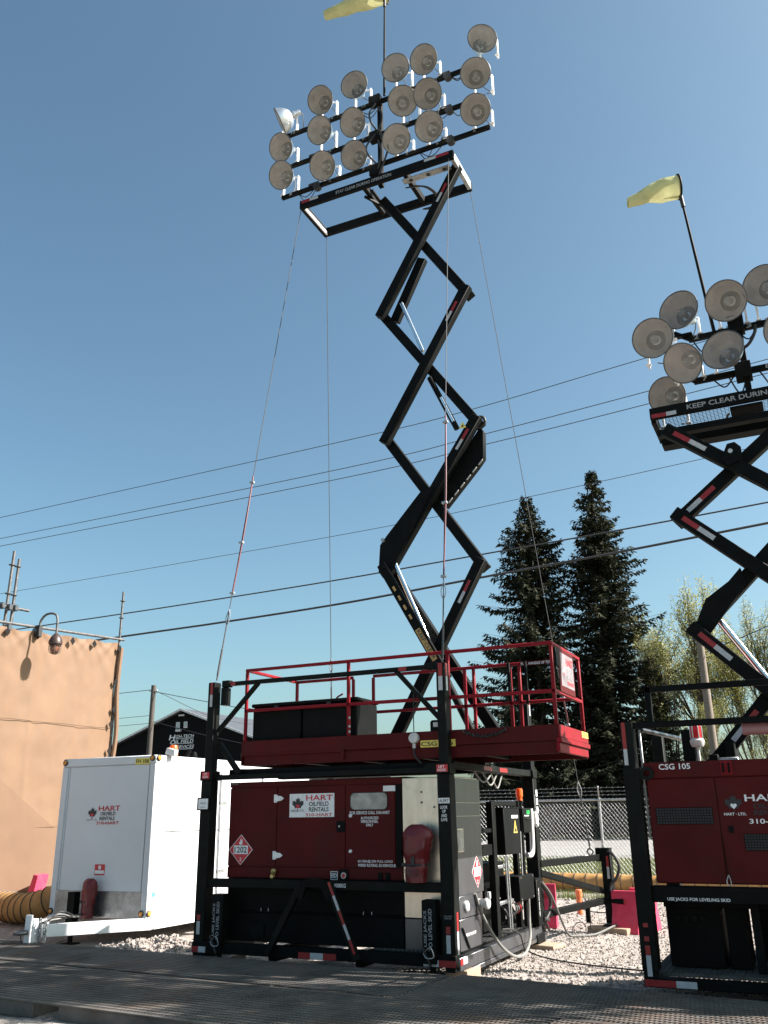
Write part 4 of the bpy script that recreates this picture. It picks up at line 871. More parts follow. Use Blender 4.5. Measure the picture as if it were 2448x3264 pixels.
# ---------------------------------------------------------------- white trailer
def trailer():
    t = thing('utility_trailer', 'white box trailer marked fh 106 with hart logo and drawbar', 'trailer', (-5.9, 3.2, .2))
    X0, X1, Y0, Y1, ZB, ZT = -6.77, -5.0, 1.2, 5.6, .335, 2.51
    part('body', MB().box(X0+.03, X1-.03, Y0+.02, Y1, ZB+.02, ZT-.015, .01), WHITE, t)
    fp = part('front_panel', MB().box(X0+.16, X1-.12, Y0+.002, Y0+.019, ZB+.32, ZT-.13, .002), WHITE, t)
    part('roof_cap', MB().box(X0, X1, Y0-.004, Y1, ZT-.12, ZT, .01), WHITE, t)
    for x in (X0, X1-.105): part('corner_trim', MB().box(x, x+.105, Y0-.004, Y0+.10, ZB, ZT-.122, .008), WHITE, t)
    part('panel_gap', MB().box(X0+.145, X0+.155, Y0+.008, Y0+.0195, ZB+.3, ZT-.128, .001), DECALGREY, t); part('panel_gap', MB().box(X1-.117, X1-.108, Y0+.008, Y0+.0195, ZB+.3, ZT-.128, .001), DECALGREY, t)
    kp = part('tread_plate', MB().box(X0+.106, X1-.106, Y0-.002, Y0+.018, ZB, ZB+.345, .002), TREAD, t)
    mb = MB(); g = random.Random(2)
    for j in range(14):
        for i in range(46):
            x = X0+.14+i*.033; z = ZB+.02+j*.024
            if (i+j) % 2: mb.obox((x, Y0-.003, z), (.010, .0025, .0035), ((X_+Z_*.9).normalized(), Y_, (Z_-X_*.9).normalized()), .001)
            else: mb.obox((x, Y0-.003, z), (.010, .0025, .0035), ((X_-Z_*.9).normalized(), Y_, (Z_+X_*.9).normalized()), .001)
    part('tread_bars', mb, TREAD, kp, kind='stuff')
    lettering(fp, 'HART', front(-5.995, Y0, 1.752), .40, .072, DECALR); lettering(fp, 'OILFIELD', front(-5.955, Y0, 1.69), .28, .05, DECALK); lettering(fp, 'RENTALS', front(-5.965, Y0, 1.625), .28, .05, DECALK); lettering(fp, '310-HART', front(-6.02, Y0, 1.565), .42, .044, DECALR)
    emblem(fp, front(-6.11, Y0, 1.69), .115, DECALK, DECALR); lettering(fp, 'HART · LTD.', front(-6.21, Y0, 1.62), .2, .024, DECALGREY, .010)
    tg = plate(t, 'unit_tag', front(-5.375, Y0-.004, 2.385), .265, .088, YELLOW); lettering(tg, 'FH 106', front(-5.36, Y0-.007, 2.402), .235, .055, DECALK, .003)
    fs_ = plate(t, 'fire_sign', front(-5.975, Y0+.001, .885), .185, .145, DECALR); plate(fs_, 'sign_band', front(-5.965, Y0-.002, .905), .165, .045, DECALW); plate(fs_, 'sign_symbol', front(-5.905, Y0-.002, .962), .045, .05, DECALW)
    for (x, z) in ((X0+.05, 2.455), (X1-.06, 2.47), (X0+.045, .395), (X1-.075, .405)):
        l = part('marker_light', MB().lathe([(.045, 0), (.045, .014), (.034, .02), (.034, 0)], (x, Y0-.004, z), (0, -1, 0), 20), RUBBER, t); part('amber_lens', MB().lathe([(.034, .008), (.028, .022), (.0005, .026)], (x, Y0-.004, z), (0, -1, 0), 16), AMBER, l)
    for z in (2.47, .405):
        l = part('marker_light', MB().lathe([(.045, 0), (.045, .014), (.034, .02), (.034, 0)], (X1, Y0+.05, z), (1, 0, 0), 20), RUBBER, t); part('amber_lens', MB().lathe([(.034, .008), (.028, .022), (.0005, .026)], (X1, Y0+.05, z), (1, 0, 0), 16), AMBER, l)
    sw = part('side_panel', MB().box(X1-.03, X1-.010, Y0+.11, Y1, 1.462, ZT-.122, .002), WHITE, t); part('panel_gap', MB().box(X1-.029, X1-.012, Y0+.11, Y1, 1.4505, 1.4615, .001), RUBBER, t); part('panel_gap', MB().box(X1-.029, X1-.012, Y0+.11, Y1, .6845, .6895, .001), DECALGREY, t)
    part('side_panel', MB().box(X1-.03, X1-.010, Y0+.11, Y1, .69, 1.450, .002), WHITE, t); part('side_panel', MB().box(X1-.03, X1-.010, Y0+.11, Y1, ZB, .684, .002), WHITE, t)
    for k in range(4):
        for z in (.75, 1.10, 1.52, 1.95, 2.34):
            if k == 0 or z in (2.34, .75): part('panel_screw', MB().cyl((X1-.010, Y0+.16+k*.36, z), (X1-.002, Y0+.16+k*.36, z), .012, 8), GALV, t)
    for k in range(2):
        for z in (1.86, .86):
            part('door_strap', MB().box(X1-.010, X1-.0, 2.78+k*1.2, 3.02+k*1.2, z-.025, z+.025, .003), GALV, t)
        part('lock_rod', MB().cyl((X1+.012, 2.80+k*1.2, .5), (X1+.012, 2.80+k*1.2, 2.3), .013, 8), GALV, t)
    emblem(t, side(X1-.005, 3.25, 1.55), .16, DECALK, DECALR)
    plate(t, 'blue_sticker', side(X1-.010, 1.29, .61), .09, .06, DECALB)
    wl = part('work_light', MB().obox((X1+.03, 1.50, 2.56), (.075, .055, .05), (V((.95, .2, -.25)).normalized(), V((-.2, .98, 0)).normalized(), V((.24, .05, .97)).normalized()), .01), PVC, t); part('light_arm', MB().cyl((X1-.05, 1.52, 2.50), (X1-.02, 1.51, 2.56), .014, 8), GALV, wl)
    part('orange_beacon', MB().lathe([(.065, 0), (.07, .03), (.062, .15), (.05, .17), (.0005, .175)], (X1-.14, 1.75, ZT), (0, 0, 1), 20), ORANGE, t)
    part('side_lamp', MB().lathe([(.05, 0), (.055, .03), (.04, .09), (.0005, .1)], (X1-.10, 2.2, ZT+.0), (0, 0, 1), 16).cyl((X1-.18, 2.12, ZT), (X1-.14, 2.15, ZT+.12), .03, 10), BLACK, t)
    # chassis and drawbar
    db = part('drawbar', MB().bar((-5.92, .20, .27), (-4.98, 1.30, .275), .09, .15).bar((-5.96, .20, .27), (-6.75, 1.30, .275), .09, .15), WHITEMETAL, t)
    part('chassis_rail', MB().box(-5.06, -4.96, 1.34, 2.4, .20, .33, .006).box(-6.76, -6.66, 1.34, 5.4, .20, .33, .006), WHITEMETAL, t)
    part('coupler_plate', MB().obox((-6.0, .10, .27), (.05, .02, .20), (X_, Y_, Z_), .006).box(-6.06, -5.93, .12, .20, .13, .42, .006), WHITEMETAL, t)
    part('pintle_eye', MB().tube([V((-6.0+.07*math.sin(k*math.tau/14), -.02+.085*math.cos(k*math.tau/14), .27)) for k in range(15)], .026, 8), ALUDARK, t)
    for s in (0, 1):
        mb = MB()
        for k in range(9):
            c = V((-5.86+.07*s, .16+.02*s, .40-.032*k)); ax = X_ if k % 2 else Y_
            mb.tube([c+ax*.02*math.cos(q*math.tau/8)+Z_*.03*math.sin(q*math.tau/8) for q in range(9)], .007, 5)
        part('safety_chain', mb, GALV, t)
    jk = part('tongue_jack', MB().box(-6.23, -6.10, .98, 1.10, .20, .675, .006).cyl((-6.165, 1.04, .01), (-6.165, 1.04, .2), .035, 12).box(-6.26, -6.07, .94, 1.14, 0.005, .02, .003), BLACK, t)
    for k in range(4): part('trailer_cable', MB().tube(spline([(-5.95+.03*k, .25, .36), (-6.0, .5+.05*k, .37+.03*k), (-5.98+.05*k, .8, .38), (-6.05, 1.1, .39)], 6), .010, 7), RUBBER if k % 2 else CABLEGREY, t)
    part('light_cord', MB().tube(spline([(-6.0, -.04, .3), (-5.95, .0, .08), (-5.85, .1, .05), (-5.6, .4, .16)], 6), .006, 6), RUBBER, t)
    part('tow_hook', MB().tube(spline([(-4.99, 2.40, .31), (-4.93, 2.45, .31), (-4.92, 2.52, .27), (-4.94, 2.50, .22), (-5.0, 2.44, .21)], 5), .02, 8), WHITEMETAL, t)
    for y in (3.6, 4.4):
        w = part('wheel', MB().lathe([(.12, -.09), (.26, -.09), (.31, -.06), (.31, .06), (.26, .09), (.12, .09)], (-5.12, y, .28), (1, 0, 0), 24), RUBBER, t)
        part('wheel_rim', MB().lathe([(.0005, .06), (.06, .07), (.14, .05), (.16, .088)], (-5.12, y, .28), (1, 0, 0), 20), WHITEMETAL, w)
    return t
trailer()

# ---------------------------------------------------------------- tan tarp enclosure with scaffold tubes and lamp
def tarp_enclosure():
    XW = -10.5
    t = thing('tarp_enclosure', 'tan tarpaulin wall laced to a scaffold tube frame at left', 'tarp enclosure', (XW, 2.5, 0))
    def top(y): return 5.13+.062*y
    YA, YB = -1.5, 6.32
    mb = MB(); nx, nz = 150, 100; vs = []; fs = []
    ties = [YB-.05, 5.45, 4.75, 3.85, 3.0, 2.0, 1.0]
    for j in range(nz+1):
        for i in range(nx+1):
            y = YA+(YB-YA)*i/nx; f = j/nz; zt = top(y)-.05; dist = min(abs(y-q) for q in ties)
            if f == 1 or f > .97: zt -= .05*min(1, dist/.45)*(f-.97)/.03
            z = .02+(zt-.02)*f
            d = .05*noise.noise(V((y*.5, z*.35, 0)))+.030*noise.noise(V((y*2.3, z*.7, 4)))+.012*noise.noise(V((y*5, z*3, 8)))
            fan = sum(.022*math.exp(-((y-yc-.04*math.sin(z*1.3))/.05)**2) for yc in (2.62, 3.95, 1.2))-.012*math.exp(-((y-5.2)/.09)**2)
            for q in ties:
                a = math.atan2(y-q, top(q)-z+.05); r = math.hypot(y-q, top(q)-z)
                if r < 1.1: fan += .018*math.sin(a*13)*(1-r/1.1)
            edge = max(0, 1-(YB-y)/.25)
            yy = y+edge*.05*noise.noise(V((0, z*1.5, 5)))-edge*.04*(z/5)*0
            vs.append((XW+d+fan-edge*.02, yy, z))
    for j in range(nz):
        for i in range(nx): a = j*(nx+1)+i; fs.append([a, a+1, a+nx+2, a+nx+1])
    mb.add(vs, fs); part('tarp', mb, TARP, t, recalc=False)
    seam = [V((XW+.035+.05*noise.noise(V((y*.5, 3.5*.35, 0))), y, 3.50+.012*(y-3)+.02*noise.noise(V((y, 1, 1))))) for y in [YA+(YB-YA)*k/60 for k in range(60)]]
    SEAM = mat('seam_thread', (.07, .038, .02), .8)
    part('tarp_seam', MB().tube(seam, .006, 6), SEAM, t); part('tarp_seam', MB().tube([p-Z_*2.02+X_*.05 for p in seam], .006, 6), SEAM, t)
    mb = MB(); mb.quad((XW-.05, YB-.02, 0), (XW-6, YB-.02, 0), (XW-6, YB-.02, top(YB)-.1), (XW-.05, YB-.02, top(YB)-.1)); part('return_wall', mb, TARP, t, recalc=False)
    part('tarp_fold', MB().tube(spline([(XW+.03, YB-.02, .1), (XW+.05, YB+.04, 1.2), (XW+.02, YB-.0, 2.3), (XW+.06, YB+.05, 3.4), (XW+.03, YB, 4.4), (XW+.04, YB+.02, 5.35)], 6), .05, 8), TARP, t)
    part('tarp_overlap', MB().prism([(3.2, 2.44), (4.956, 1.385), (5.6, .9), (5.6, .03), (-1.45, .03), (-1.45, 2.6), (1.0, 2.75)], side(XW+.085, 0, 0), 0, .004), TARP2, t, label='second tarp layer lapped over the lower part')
    # scaffold tubes
    part('top_tube', MB().cyl((XW+.02, YA, top(YA)+.02), (XW+.02, YB+.1, top(YB)+.03), .030, 12), SCAFF, t)
    p = part('corner_tube', MB().cyl((XW-.02, YB, 0), (XW-.02, YB, 6.68), .026, 12), SCAFF, t)
    for z in (5.55, 6.05, 6.45): part('rosette', MB().lathe([(.026, 0), (.06, 0), (.06, .012), (.026, .012)], (XW-.02, YB, z), (0, 0, 1), 14), SCAFF, p)
    for (y, zt) in ((3.02, 6.85), (3.17, 6.72)):
        p = part('scaffold_tube', MB().cyl((XW-.10, y, 0), (XW-.10, y+.10, zt), .030, 12), SCAFF, t)
        for z in (5.95, 6.55): part('rosette', MB().lathe([(.026, 0), (.065, 0), (.065, .012), (.026, .012)], (XW-.10, y+.08*z/6.5, z), (0, 0, 1), 14), SCAFF, p)
    part('scaffold_tube', MB().cyl((XW-.5, 3.60, 0), (XW-.5, 3.62, 5.9), .028, 12), SCAFF, t)
    part('scaffold_tube', MB().cyl((XW-.05, 2.7, 5.66), (XW-.05, 3.62, 5.70), .030, 12), SCAFF, t)
    for (y, z) in ((2.9, 5.66), (3.08, 5.66), (3.22, 5.67), (3.12, 5.26), (3.82, 5.30)): part('tube_clamp', MB().obox((XW+.0, y, z), (.06, .045, .06), (X_, Y_, Z_), .012), ALUDARK, t)
    # lashing tabs
    for (y, z) in ((YB-.06, 5.32), (YB-.10, 4.55), (YB-.07, 3.95), (YB-.14, 3.62), (YB-.12, 3.05), (YB-.16, 2.65), (5.45, 5.30), (4.80, 5.26), (3.84, 5.22), (3.06, 5.16)):
        part('lashing_tab', MB().prism([(0, -.09), (.07, 0), (0, .09), (-.07, 0)], side(XW+.06, y, z), 0, .006), mat('tab_dark', (.012, .011, .011), .7, spec=.1) if 'tab_dark' not in bpy.data.materials else bpy.data.materials['tab_dark'], t)
    return t
tarp_enclosure()
t = thing('hanging_lamp', 'jar shaped explosion proof lamp on a curved arm above the tan tarp', 'lamp', (-10.45, 3.87, 5.3))
part('lamp_arm', MB().tube(spline([(-10.42, 3.83, 5.28), (-10.40, 3.83, 5.50), (-10.28, 3.84, 5.63), (-10.10, 3.86, 5.64), (-9.99, 3.87, 5.54), (-9.97, 3.87, 5.22)], 7), .024, 10), SCAFF, t)
part('arm_clamp', MB().obox((-10.43, 3.83, 5.30), (.06, .05, .12), (X_, Y_, Z_), .01), RUBBER, t)
part('lamp_body', MB().lathe([(.03, .16), (.05, .14), (.10, .08), (.135, 0), (.135, -.06), (.11, -.09), (.12, -.10)], (-9.97, 3.87, 5.06), (0, 0, 1), 22), mat('dark_bronze', (.05, .032, .028), .4, .3), t)
part('lamp_jar', MB().lathe([(.10, -.10), (.105, -.16), (.085, -.22), (.05, -.25), (.0005, -.255)], (-9.97, 3.87, 5.06), (0, 0, 1), 20), glassy('brown_jar_glass', (.24, .10, .06), .85, .15), t)
mb = MB()
for k in range(8):
    a = k*math.tau/8; mb.tube([V((-9.97+math.cos(a)*r, 3.87+math.sin(a)*r, 5.06+z)) for r, z in ((.12, -.10), (.12, -.17), (.095, -.235), (.02, -.27))], .006, 5)
part('lamp_guard', mb, SCAFF, t)

# ---------------------------------------------------------------- ducts
def duct(label, pts, r, rib=.16):
    t = thing('air_duct', label, 'air duct', V(pts[0])-V((0, 0, r)))
    path = spline(pts, 14); out = [path[0]]; acc = 0
    # resample evenly
    L = [0]
    for a, b in zip(path, path[1:]): L.append(L[-1]+(b-a).length)
    step = rib/6; n = int(L[-1]/step); res = []; j = 0
    for k in range(n):
        d = k*step
        while L[j+1] < d: j += 1
        res.append(path[j].lerp(path[j+1], (d-L[j])/max(1e-6, L[j+1]-L[j])))
    rs = [r*(1-.045*math.sin(math.pi*((k % 6)/6)))*(1+.03*noise.noise(V((k*.2, 0, r)))) for k in range(n)]
    part('duct_cloth', MB().tube(res, rs, 26), DUCT, t)
    for k in range(0, n-1, 6):
        a = res[k]; d = (res[k+1]-a).normalized(); u = d.orthogonal().normalized(); w = d.cross(u)
        part('duct_rib', MB().tube([a+(u*math.cos(q*math.tau/20)+w*math.sin(q*math.tau/20))*r*1.012 for q in range(21)], .010, 6), DUCTRIB, t)
duct('ribbed yellow duct curling up behind the white trailer at left', [(-12.5, 2.9, .24), (-10.8, 2.95, .24), (-9.6, 2.9, .24), (-8.8, 2.6, .25), (-8.15, 2.45, .33), (-7.6, 2.6, .60), (-7.3, 3.0, .95)], .235, .20)
duct('ribbed yellow duct lying along the fence behind the skids', [(-11.0, 11.55, .2), (-6.0, 11.5, .2), (-3.0, 11.42, .2), (-1.2, 11.35, .19), (.8, 11.2, .17), (3.5, 11.0, .17), (6.5, 10.8, .17)], .19, .255)

# ---------------------------------------------------------------- pink barriers, pipe, timbers
def barrier(label, x, y, rot, lean, h=.56, w=.34):
    t = thing('barrier', label, 'barrier', (x, y, 0), 'pink plastic barriers'); q = Matrix.Rotation(rot, 3, 'Z') @ Matrix.Rotation(lean, 3, 'X')
    prof = [(-.17, 0), (.17, 0), (.17, .05), (.06, h*.5), (.045, h), (-.045, h), (-.06, h*.5), (-.17, .05)]
    mb = MB(); n = len(prof); vs = [V((-w/2, a, b)) for a, b in prof]+[V((w/2, a, b)) for a, b in prof]
    fs = [list(range(n))[::-1], [n+i for i in range(n)]]+[[i, (i+1) % n, n+(i+1) % n, n+i] for i in range(n)]
    mb.add([V((x, y, .01))+q @ v for v in vs], fs); part('barrier_body', mb, PINK, t)
    part('handle_hole', MB().lathe([(.0005, 0), (.03, 0), (.036, .004), (.03, .008)], V((x, y, .01))+q @ V((0, -.056, h*.72)), q @ V((0, -1, 0)), 14), DECALR, t)
barrier('pink barrier standing in front, right of the outrigger leg', .80, 4.70, R(-6), 0, .55, .38)
barrier('pink barrier half hidden behind another, right of the outrigger leg', .98, 5.10, R(-4), 0, .56, .36)
barrier('pink barrier behind the rear post crank of the skid', -.46, 5.0, R(10), 0, .60, .30)
barrier('pink barrier leaning on the tan tarp beside the yellow duct', -10.2, 4.2, R(-72), R(-12), .66, .42)
t = thing('marker_pipe', 'short orange capped pipe standing in the gravel by the outrigger', 'pipe', (-.45, 7.0, -.1))
part('pipe', MB().cyl((-.45, 7.0, -.12), (-.45, 7.0, .36), .050, 18), PIPEOR, t); part('pipe_cap', MB().lathe([(.058, .27), (.058, .375), (.05, .385), (.0005, .386)], (-.45, 7.0, 0), (0, 0, 1), 18), PIPEOR, t)
def timber(label, x0, x1, y0, y1, z0, z1, rot=0):
    c = V(((x0+x1)/2, (y0+y1)/2, (z0+z1)/2)); q = Matrix.Rotation(rot, 3, 'Z')
    mb = MB().obox(c, ((x1-x0)/2, (y1-y0)/2, (z1-z0)/2), (q @ X_, q @ Y_, Z_), .008); o = part('timber_block', mb, WOOD); tag(o, label, 'timber block', 'timber blocks under the skid')
timber('timber block under the rear right jack of the skid', -.18, .28, 2.78, 3.12, -.03, .05, R(-12))
timber('timber block under the outrigger leg', .28, .92, 4.52, 4.98, -.03, .085, R(-18))
timber('timber block under the front right corner of the skid', -.22, .03, .20, .60, -.02, .12)
timber('timber block under the front left corner of the skid', -3.25, -2.95, .25, .6, -.02, .095)
# cables trailing from the cabinet
def cable(label, pts, r, m):
    o = part('power_cable', MB().tube(spline(pts, 9), r, 8), m); tag(o, label, 'cable')
cable('thick grey cable looping from the cabinet under the side rail', [(.0, .60, .82), (.02, .72, .62), (.06, .95, .38), (.10, 1.2, .20), (.12, 1.55, .08), (.11, 1.95, .06), (.08, 2.28, .18), (.05, 2.40, .38), (.05, 2.42, .62)], .018, CABLEGREY)
cable('thin grey cable falling off the side rail onto the gravel', [(-.03, 1.55, .36), (.02, 1.75, .34), (.06, 1.95, .26), (.08, 2.05, .10), (.25, 2.0, .04), (.6, 1.75, .03), (1.2, 1.5, .03), (2.2, 1.3, .03)], .009, RUBBER)
cable('grey hose from the rear jack across the gravel to the outrigger pad', [(.06, 3.02, .78), (.12, 3.22, .60), (.15, 3.5, .30), (.18, 3.75, .07), (.30, 3.9, .04), (.46, 4.1, .04), (.62, 4.45, .10), (.68, 4.66, .13), (.62, 4.76, .20)], .016, HOSEGREY)
cable('black wire sagging behind the outrigger beam', [(-.1, 5.2, .30), (.1, 5.3, .22), (.35, 5.3, .20), (.55, 5.1, .26)], .008, RUBBER)
cable('small loop of black wire on the gravel by the outrigger', [(.18, 3.95, .03), (.15, 4.15, .12), (.22, 4.3, .17), (.30, 4.25, .12), (.33, 4.1, .03)], .007, RUBBER)

# ---------------------------------------------------------------- right unit
OX, OY = 1.914, -.35
def right_skid():
    t = thing('generator_skid', 'black steel skid frame cut off by the right edge of the picture', 'skid frame', (3.5, 1, .05))
    y = OY
    def pst(x0, x1, y0, y1, zt): return part('corner_post', MB().box(x0, x1, y0, y1, .17, zt, .008).box(x0-.005, x1+.015, y0-.012, y1+.01, .30, 2.04, .006), OLIVE, t)
    p = pst(1.912, 2.035, y, y+.14, 2.467)
    tape(p, front(1.928, y, 0), [(2.066, 2.216, 'w'), (2.216, 2.465, 'r')], .036)
    tape(p, front(1.952, y-.012, 0), [(.257, .426, 'w'), (.43, .506, 'r'), (.655, .69, 'r'), (.54, .58, 'r')], .042)
    pst(5.0, 5.12, y, y+.14, 2.467); pst(5.0, 5.12, 1.48, 1.62, 2.467); pst(1.912, 2.035, 1.48, 1.62, 2.467)
    lg = MB().lathe([(.030, 0), (.062, 0), (.062, .03), (.030, .03)], (2.125, y+.02, 1.985), (0, -1, 0), 22); lg.box(1.94, 2.075, y-.008, y+.02, 1.93, 2.04, .004); part('lifting_lug', lg, OLIVE, t)
    part('top_beam', MB().box(2.036, 5.0, y+.02, y+.075, 2.405, 2.462, .005), BLACK, t)
    part('roof_hoop', MB().bar((2.126, y+.55, 2.44), (2.126, y+.55, 2.86), .06, .06).bar((2.10, y+.55, 2.83), (5.0, y+.55, 2.83), .06, .06), BLACK, t)
    part('inner_post', MB().box(2.06, 2.082, y+.14, y+.17, 1.4, 2.40, .003), GALV, t)
    part('side_tube', MB().cyl((2.09, y+.15, 2.40), (2.42, y+1.6, 2.36), .022, 10), ALUDARK, t)
    b = part('lower_beam', MB().box(2.06, 5.0, y+.03, y+.13, .86, 1.0, .006), BLACK, t)
    lettering(b, 'USE JACKS FOR LEVELING SKID', front(2.185, y+.03, .872), .54, .034, DECALW)
    bf = part('base_frame', MB().box(1.912, 5.12, y-.015, y+.12, .17, .245, .006).box(1.912, 2.04, y+.125, 1.62, .17, .245, .006).box(5.0, 5.12, y+.125, 1.62, .17, .245, .006).box(2.045, 4.995, 1.51, 1.62, .17, .245, .006), BLACK, t)
    tape(bf, front(0, y-.015, .178), [(1.92, 2.19, 'r'), (2.19, 2.365, 'w')], .055, True)
    mb = MB()
    for k in range(36): mb.bar((2.05, y+.13+k*.048, .262), (4.98, y+.13+k*.048, .262), .006, .03, ch=.001)
    for k in range(60): mb.bar((2.06+k*.049, y+.125, .264), (2.06+k*.049, 1.50, .264), .009, .022, ch=.001)
    part('floor_grating', mb, FGRATE, t, kind='stuff')
    for (xa, xb, ya, yb_) in ((2.62, 2.80, .1, .5), (2.12, 2.60, .56, 1.2), (2.84, 4.9, .75, 1.3), (2.86, 2.93, -.1, .0)): part('tank_leg', MB().box(xa, xb, ya, yb_, .285, .86, .006), BLACK, t)
    ctl = part('valve_block', MB().box(2.10, 2.58, .05, .55, .29, .80, .006), BLACK, t)
    for k in range(4): part('valve_cap', MB().lathe([(.02, 0), (.03, .01), (.03, .025), (.0005, .03)], (2.20+.075*k, .05, .70), (0, -1, 0), 14), OLIVE, ctl)
    part('belly_pan', MB().box(2.1, 4.95, y+.3, 1.2, .80, .86, .005), BLACK, t)
    for x in (2.735, 2.83): part('brace_edge', MB().box(x, x+.008, y+.60, y+.62, .29, .85, .002), GALV, t)
    bc = part('beacon_mount', MB().cyl((2.56, y+.5, 2.03), (2.56, y+.5, 2.27), .014, 10).lathe([(.05, .2), (.065, .22), (.07, .26), (.055, .28)], (2.56, y+.5, 2.04), (0, 0, 1), 18), PVC, t)
    part('red_beacon', MB().lathe([(.048, 0), (.05, .10), (.042, .14), (.02, .155), (.0005, .157)], (2.56, y+.5, 2.325), (0, 0, 1), 18), REDPLAS, bc)
    mb = MB()
    for k in range(6): a = k*math.tau/6; mb.tube([(2.56+.056*math.cos(a), y+.5+.056*math.sin(a), 2.32), (2.56+.056*math.cos(a), y+.5+.056*math.sin(a), 2.43), (2.56, y+.5, 2.49)], .006, 5)
    part('beacon_guard', mb, PVC, bc)
    part('exhaust_box', MB().box(2.40, 2.52, y+.6, y+.75, 2.02, 2.42, .006), BLACK, t); part('terminal_box', MB().box(2.66, 2.74, y+.45, y+.55, 2.05, 2.16, .005), BLACK, t); part('terminal_box', MB().box(2.74, 2.92, y+.48, y+.60, 2.05, 2.13, .005), GALV, t)
    for (ya, z, L_) in ((y+.10, 2.36, 1.2), (y+.9, 2.30, 1.0)):
        fx = part('tube_light', MB().box(3.0 if z > 2.33 else 3.22, 4.4, ya, ya+.12, z+.055, z+.085, .005), GALV, t); part('light_cover', MB().lathe([(.0005, 0), (.05, .004), (.055, .02), (.055, L_), (.0005, L_+.01)], (3.01 if z > 2.33 else 3.23, ya+.06, z), (1, 0, 0), 18), LIGHTTUBE, fx)
    return t
right_skid()
def right_generator():
    y = OY+.05
    t = thing('generator', 'red generator enclosure marked csg 105 at the right edge of the picture', 'generator', (3.5, 1, .98))
    part('enclosure', MB().box(2.10, 4.95, y+.013, .74, 1.02, 2.08, .012), REDDARK, t)
    lp = part('roof_lip', MB().box(2.09, 4.95, y-.008, y+.012, 1.94, 2.085, .004), REDDARK, t); lettering(lp, 'CSG 105', front(2.235, y-.008, 2.015), .285, .052, DECALW)
    d1 = part('left_door', MB().box(2.11, 2.715, y, y+.012, 1.03, 1.932, .003), REDDARK, t); d2 = part('centre_door', MB().box(2.722, 4.0, y, y+.012, 1.03, 1.932, .003), REDDARK, t)
    for (dd, xa, xb, za, zb) in ((d1, 2.165, 2.665, 1.53, 1.672), (d2, 2.91, 3.45, 1.305, 1.44)):
        v = part('vent_opening', MB().box(xa, xb, y-.001, y+.0, za, zb, .0002), DECALK, dd); mb = MB()
        n = int((xb-xa)/.025)
        for k in range(n+1): mb.cyl((xa+k*.025, y-.006, za), (xa+k*.025, y-.006, zb), .0022, 5)
        for k in range(7): mb.cyl((xa, y-.006, za+k*(zb-za)/6), (xb, y-.006, za+k*(zb-za)/6), .0022, 5)
        part('vent_mesh', mb, BLACK, dd, kind='stuff')
    lettering(d2, 'HART', front(2.955, y, 1.72), .36, .058, DECALW); lettering(d2, 'OILFIELD', front(3.02, y, 1.655), .30, .045, DECALK); lettering(d2, 'RENTALS', front(3.02, y, 1.600), .30, .045, DECALK); lettering(d2, '310-HART', front(2.97, y, 1.528), .40, .042, DECALW)
    emblem(d2, front(2.855, y, 1.672), .108, DECALK, DECALW); lettering(d2, 'HART · LTD.', front(2.765, y, 1.600), .19, .024, DECALW, .010)
    part('door_latch', MB().box(2.775, 2.87, y-.004, y, 1.445, 1.518, .003), REDDARK, t); part('latch_slot', MB().box(2.785, 2.83, y-.0055, y-.0042, 1.452, 1.512, .0005), BLACK, t)
    hk = part('roof_hook', MB().box(2.785, 2.885, y-.012, y-.0085, 1.955, 2.075, .001), RED, t)
    for x in (2.80, 2.85): part('hook_tab', MB().box(x, x+.018, y-.03, y-.013, 1.97, 2.06, .003), BLACK, hk)
    part('door_cord', MB().tube([(2.72, y-.008, 1.45), (2.728, y-.01, 1.25), (2.735, y-.01, 1.10)], .003, 5), BLACK, t)
    part('carabiner', MB().tube(spline([(2.735, y-.012, 1.10), (2.715, y-.012, 1.05), (2.72, y-.012, 1.015), (2.745, y-.012, 1.015), (2.748, y-.012, 1.05), (2.735, y-.012, 1.10)], 4), .005, 6), GALV, t)
    return t
right_generator()
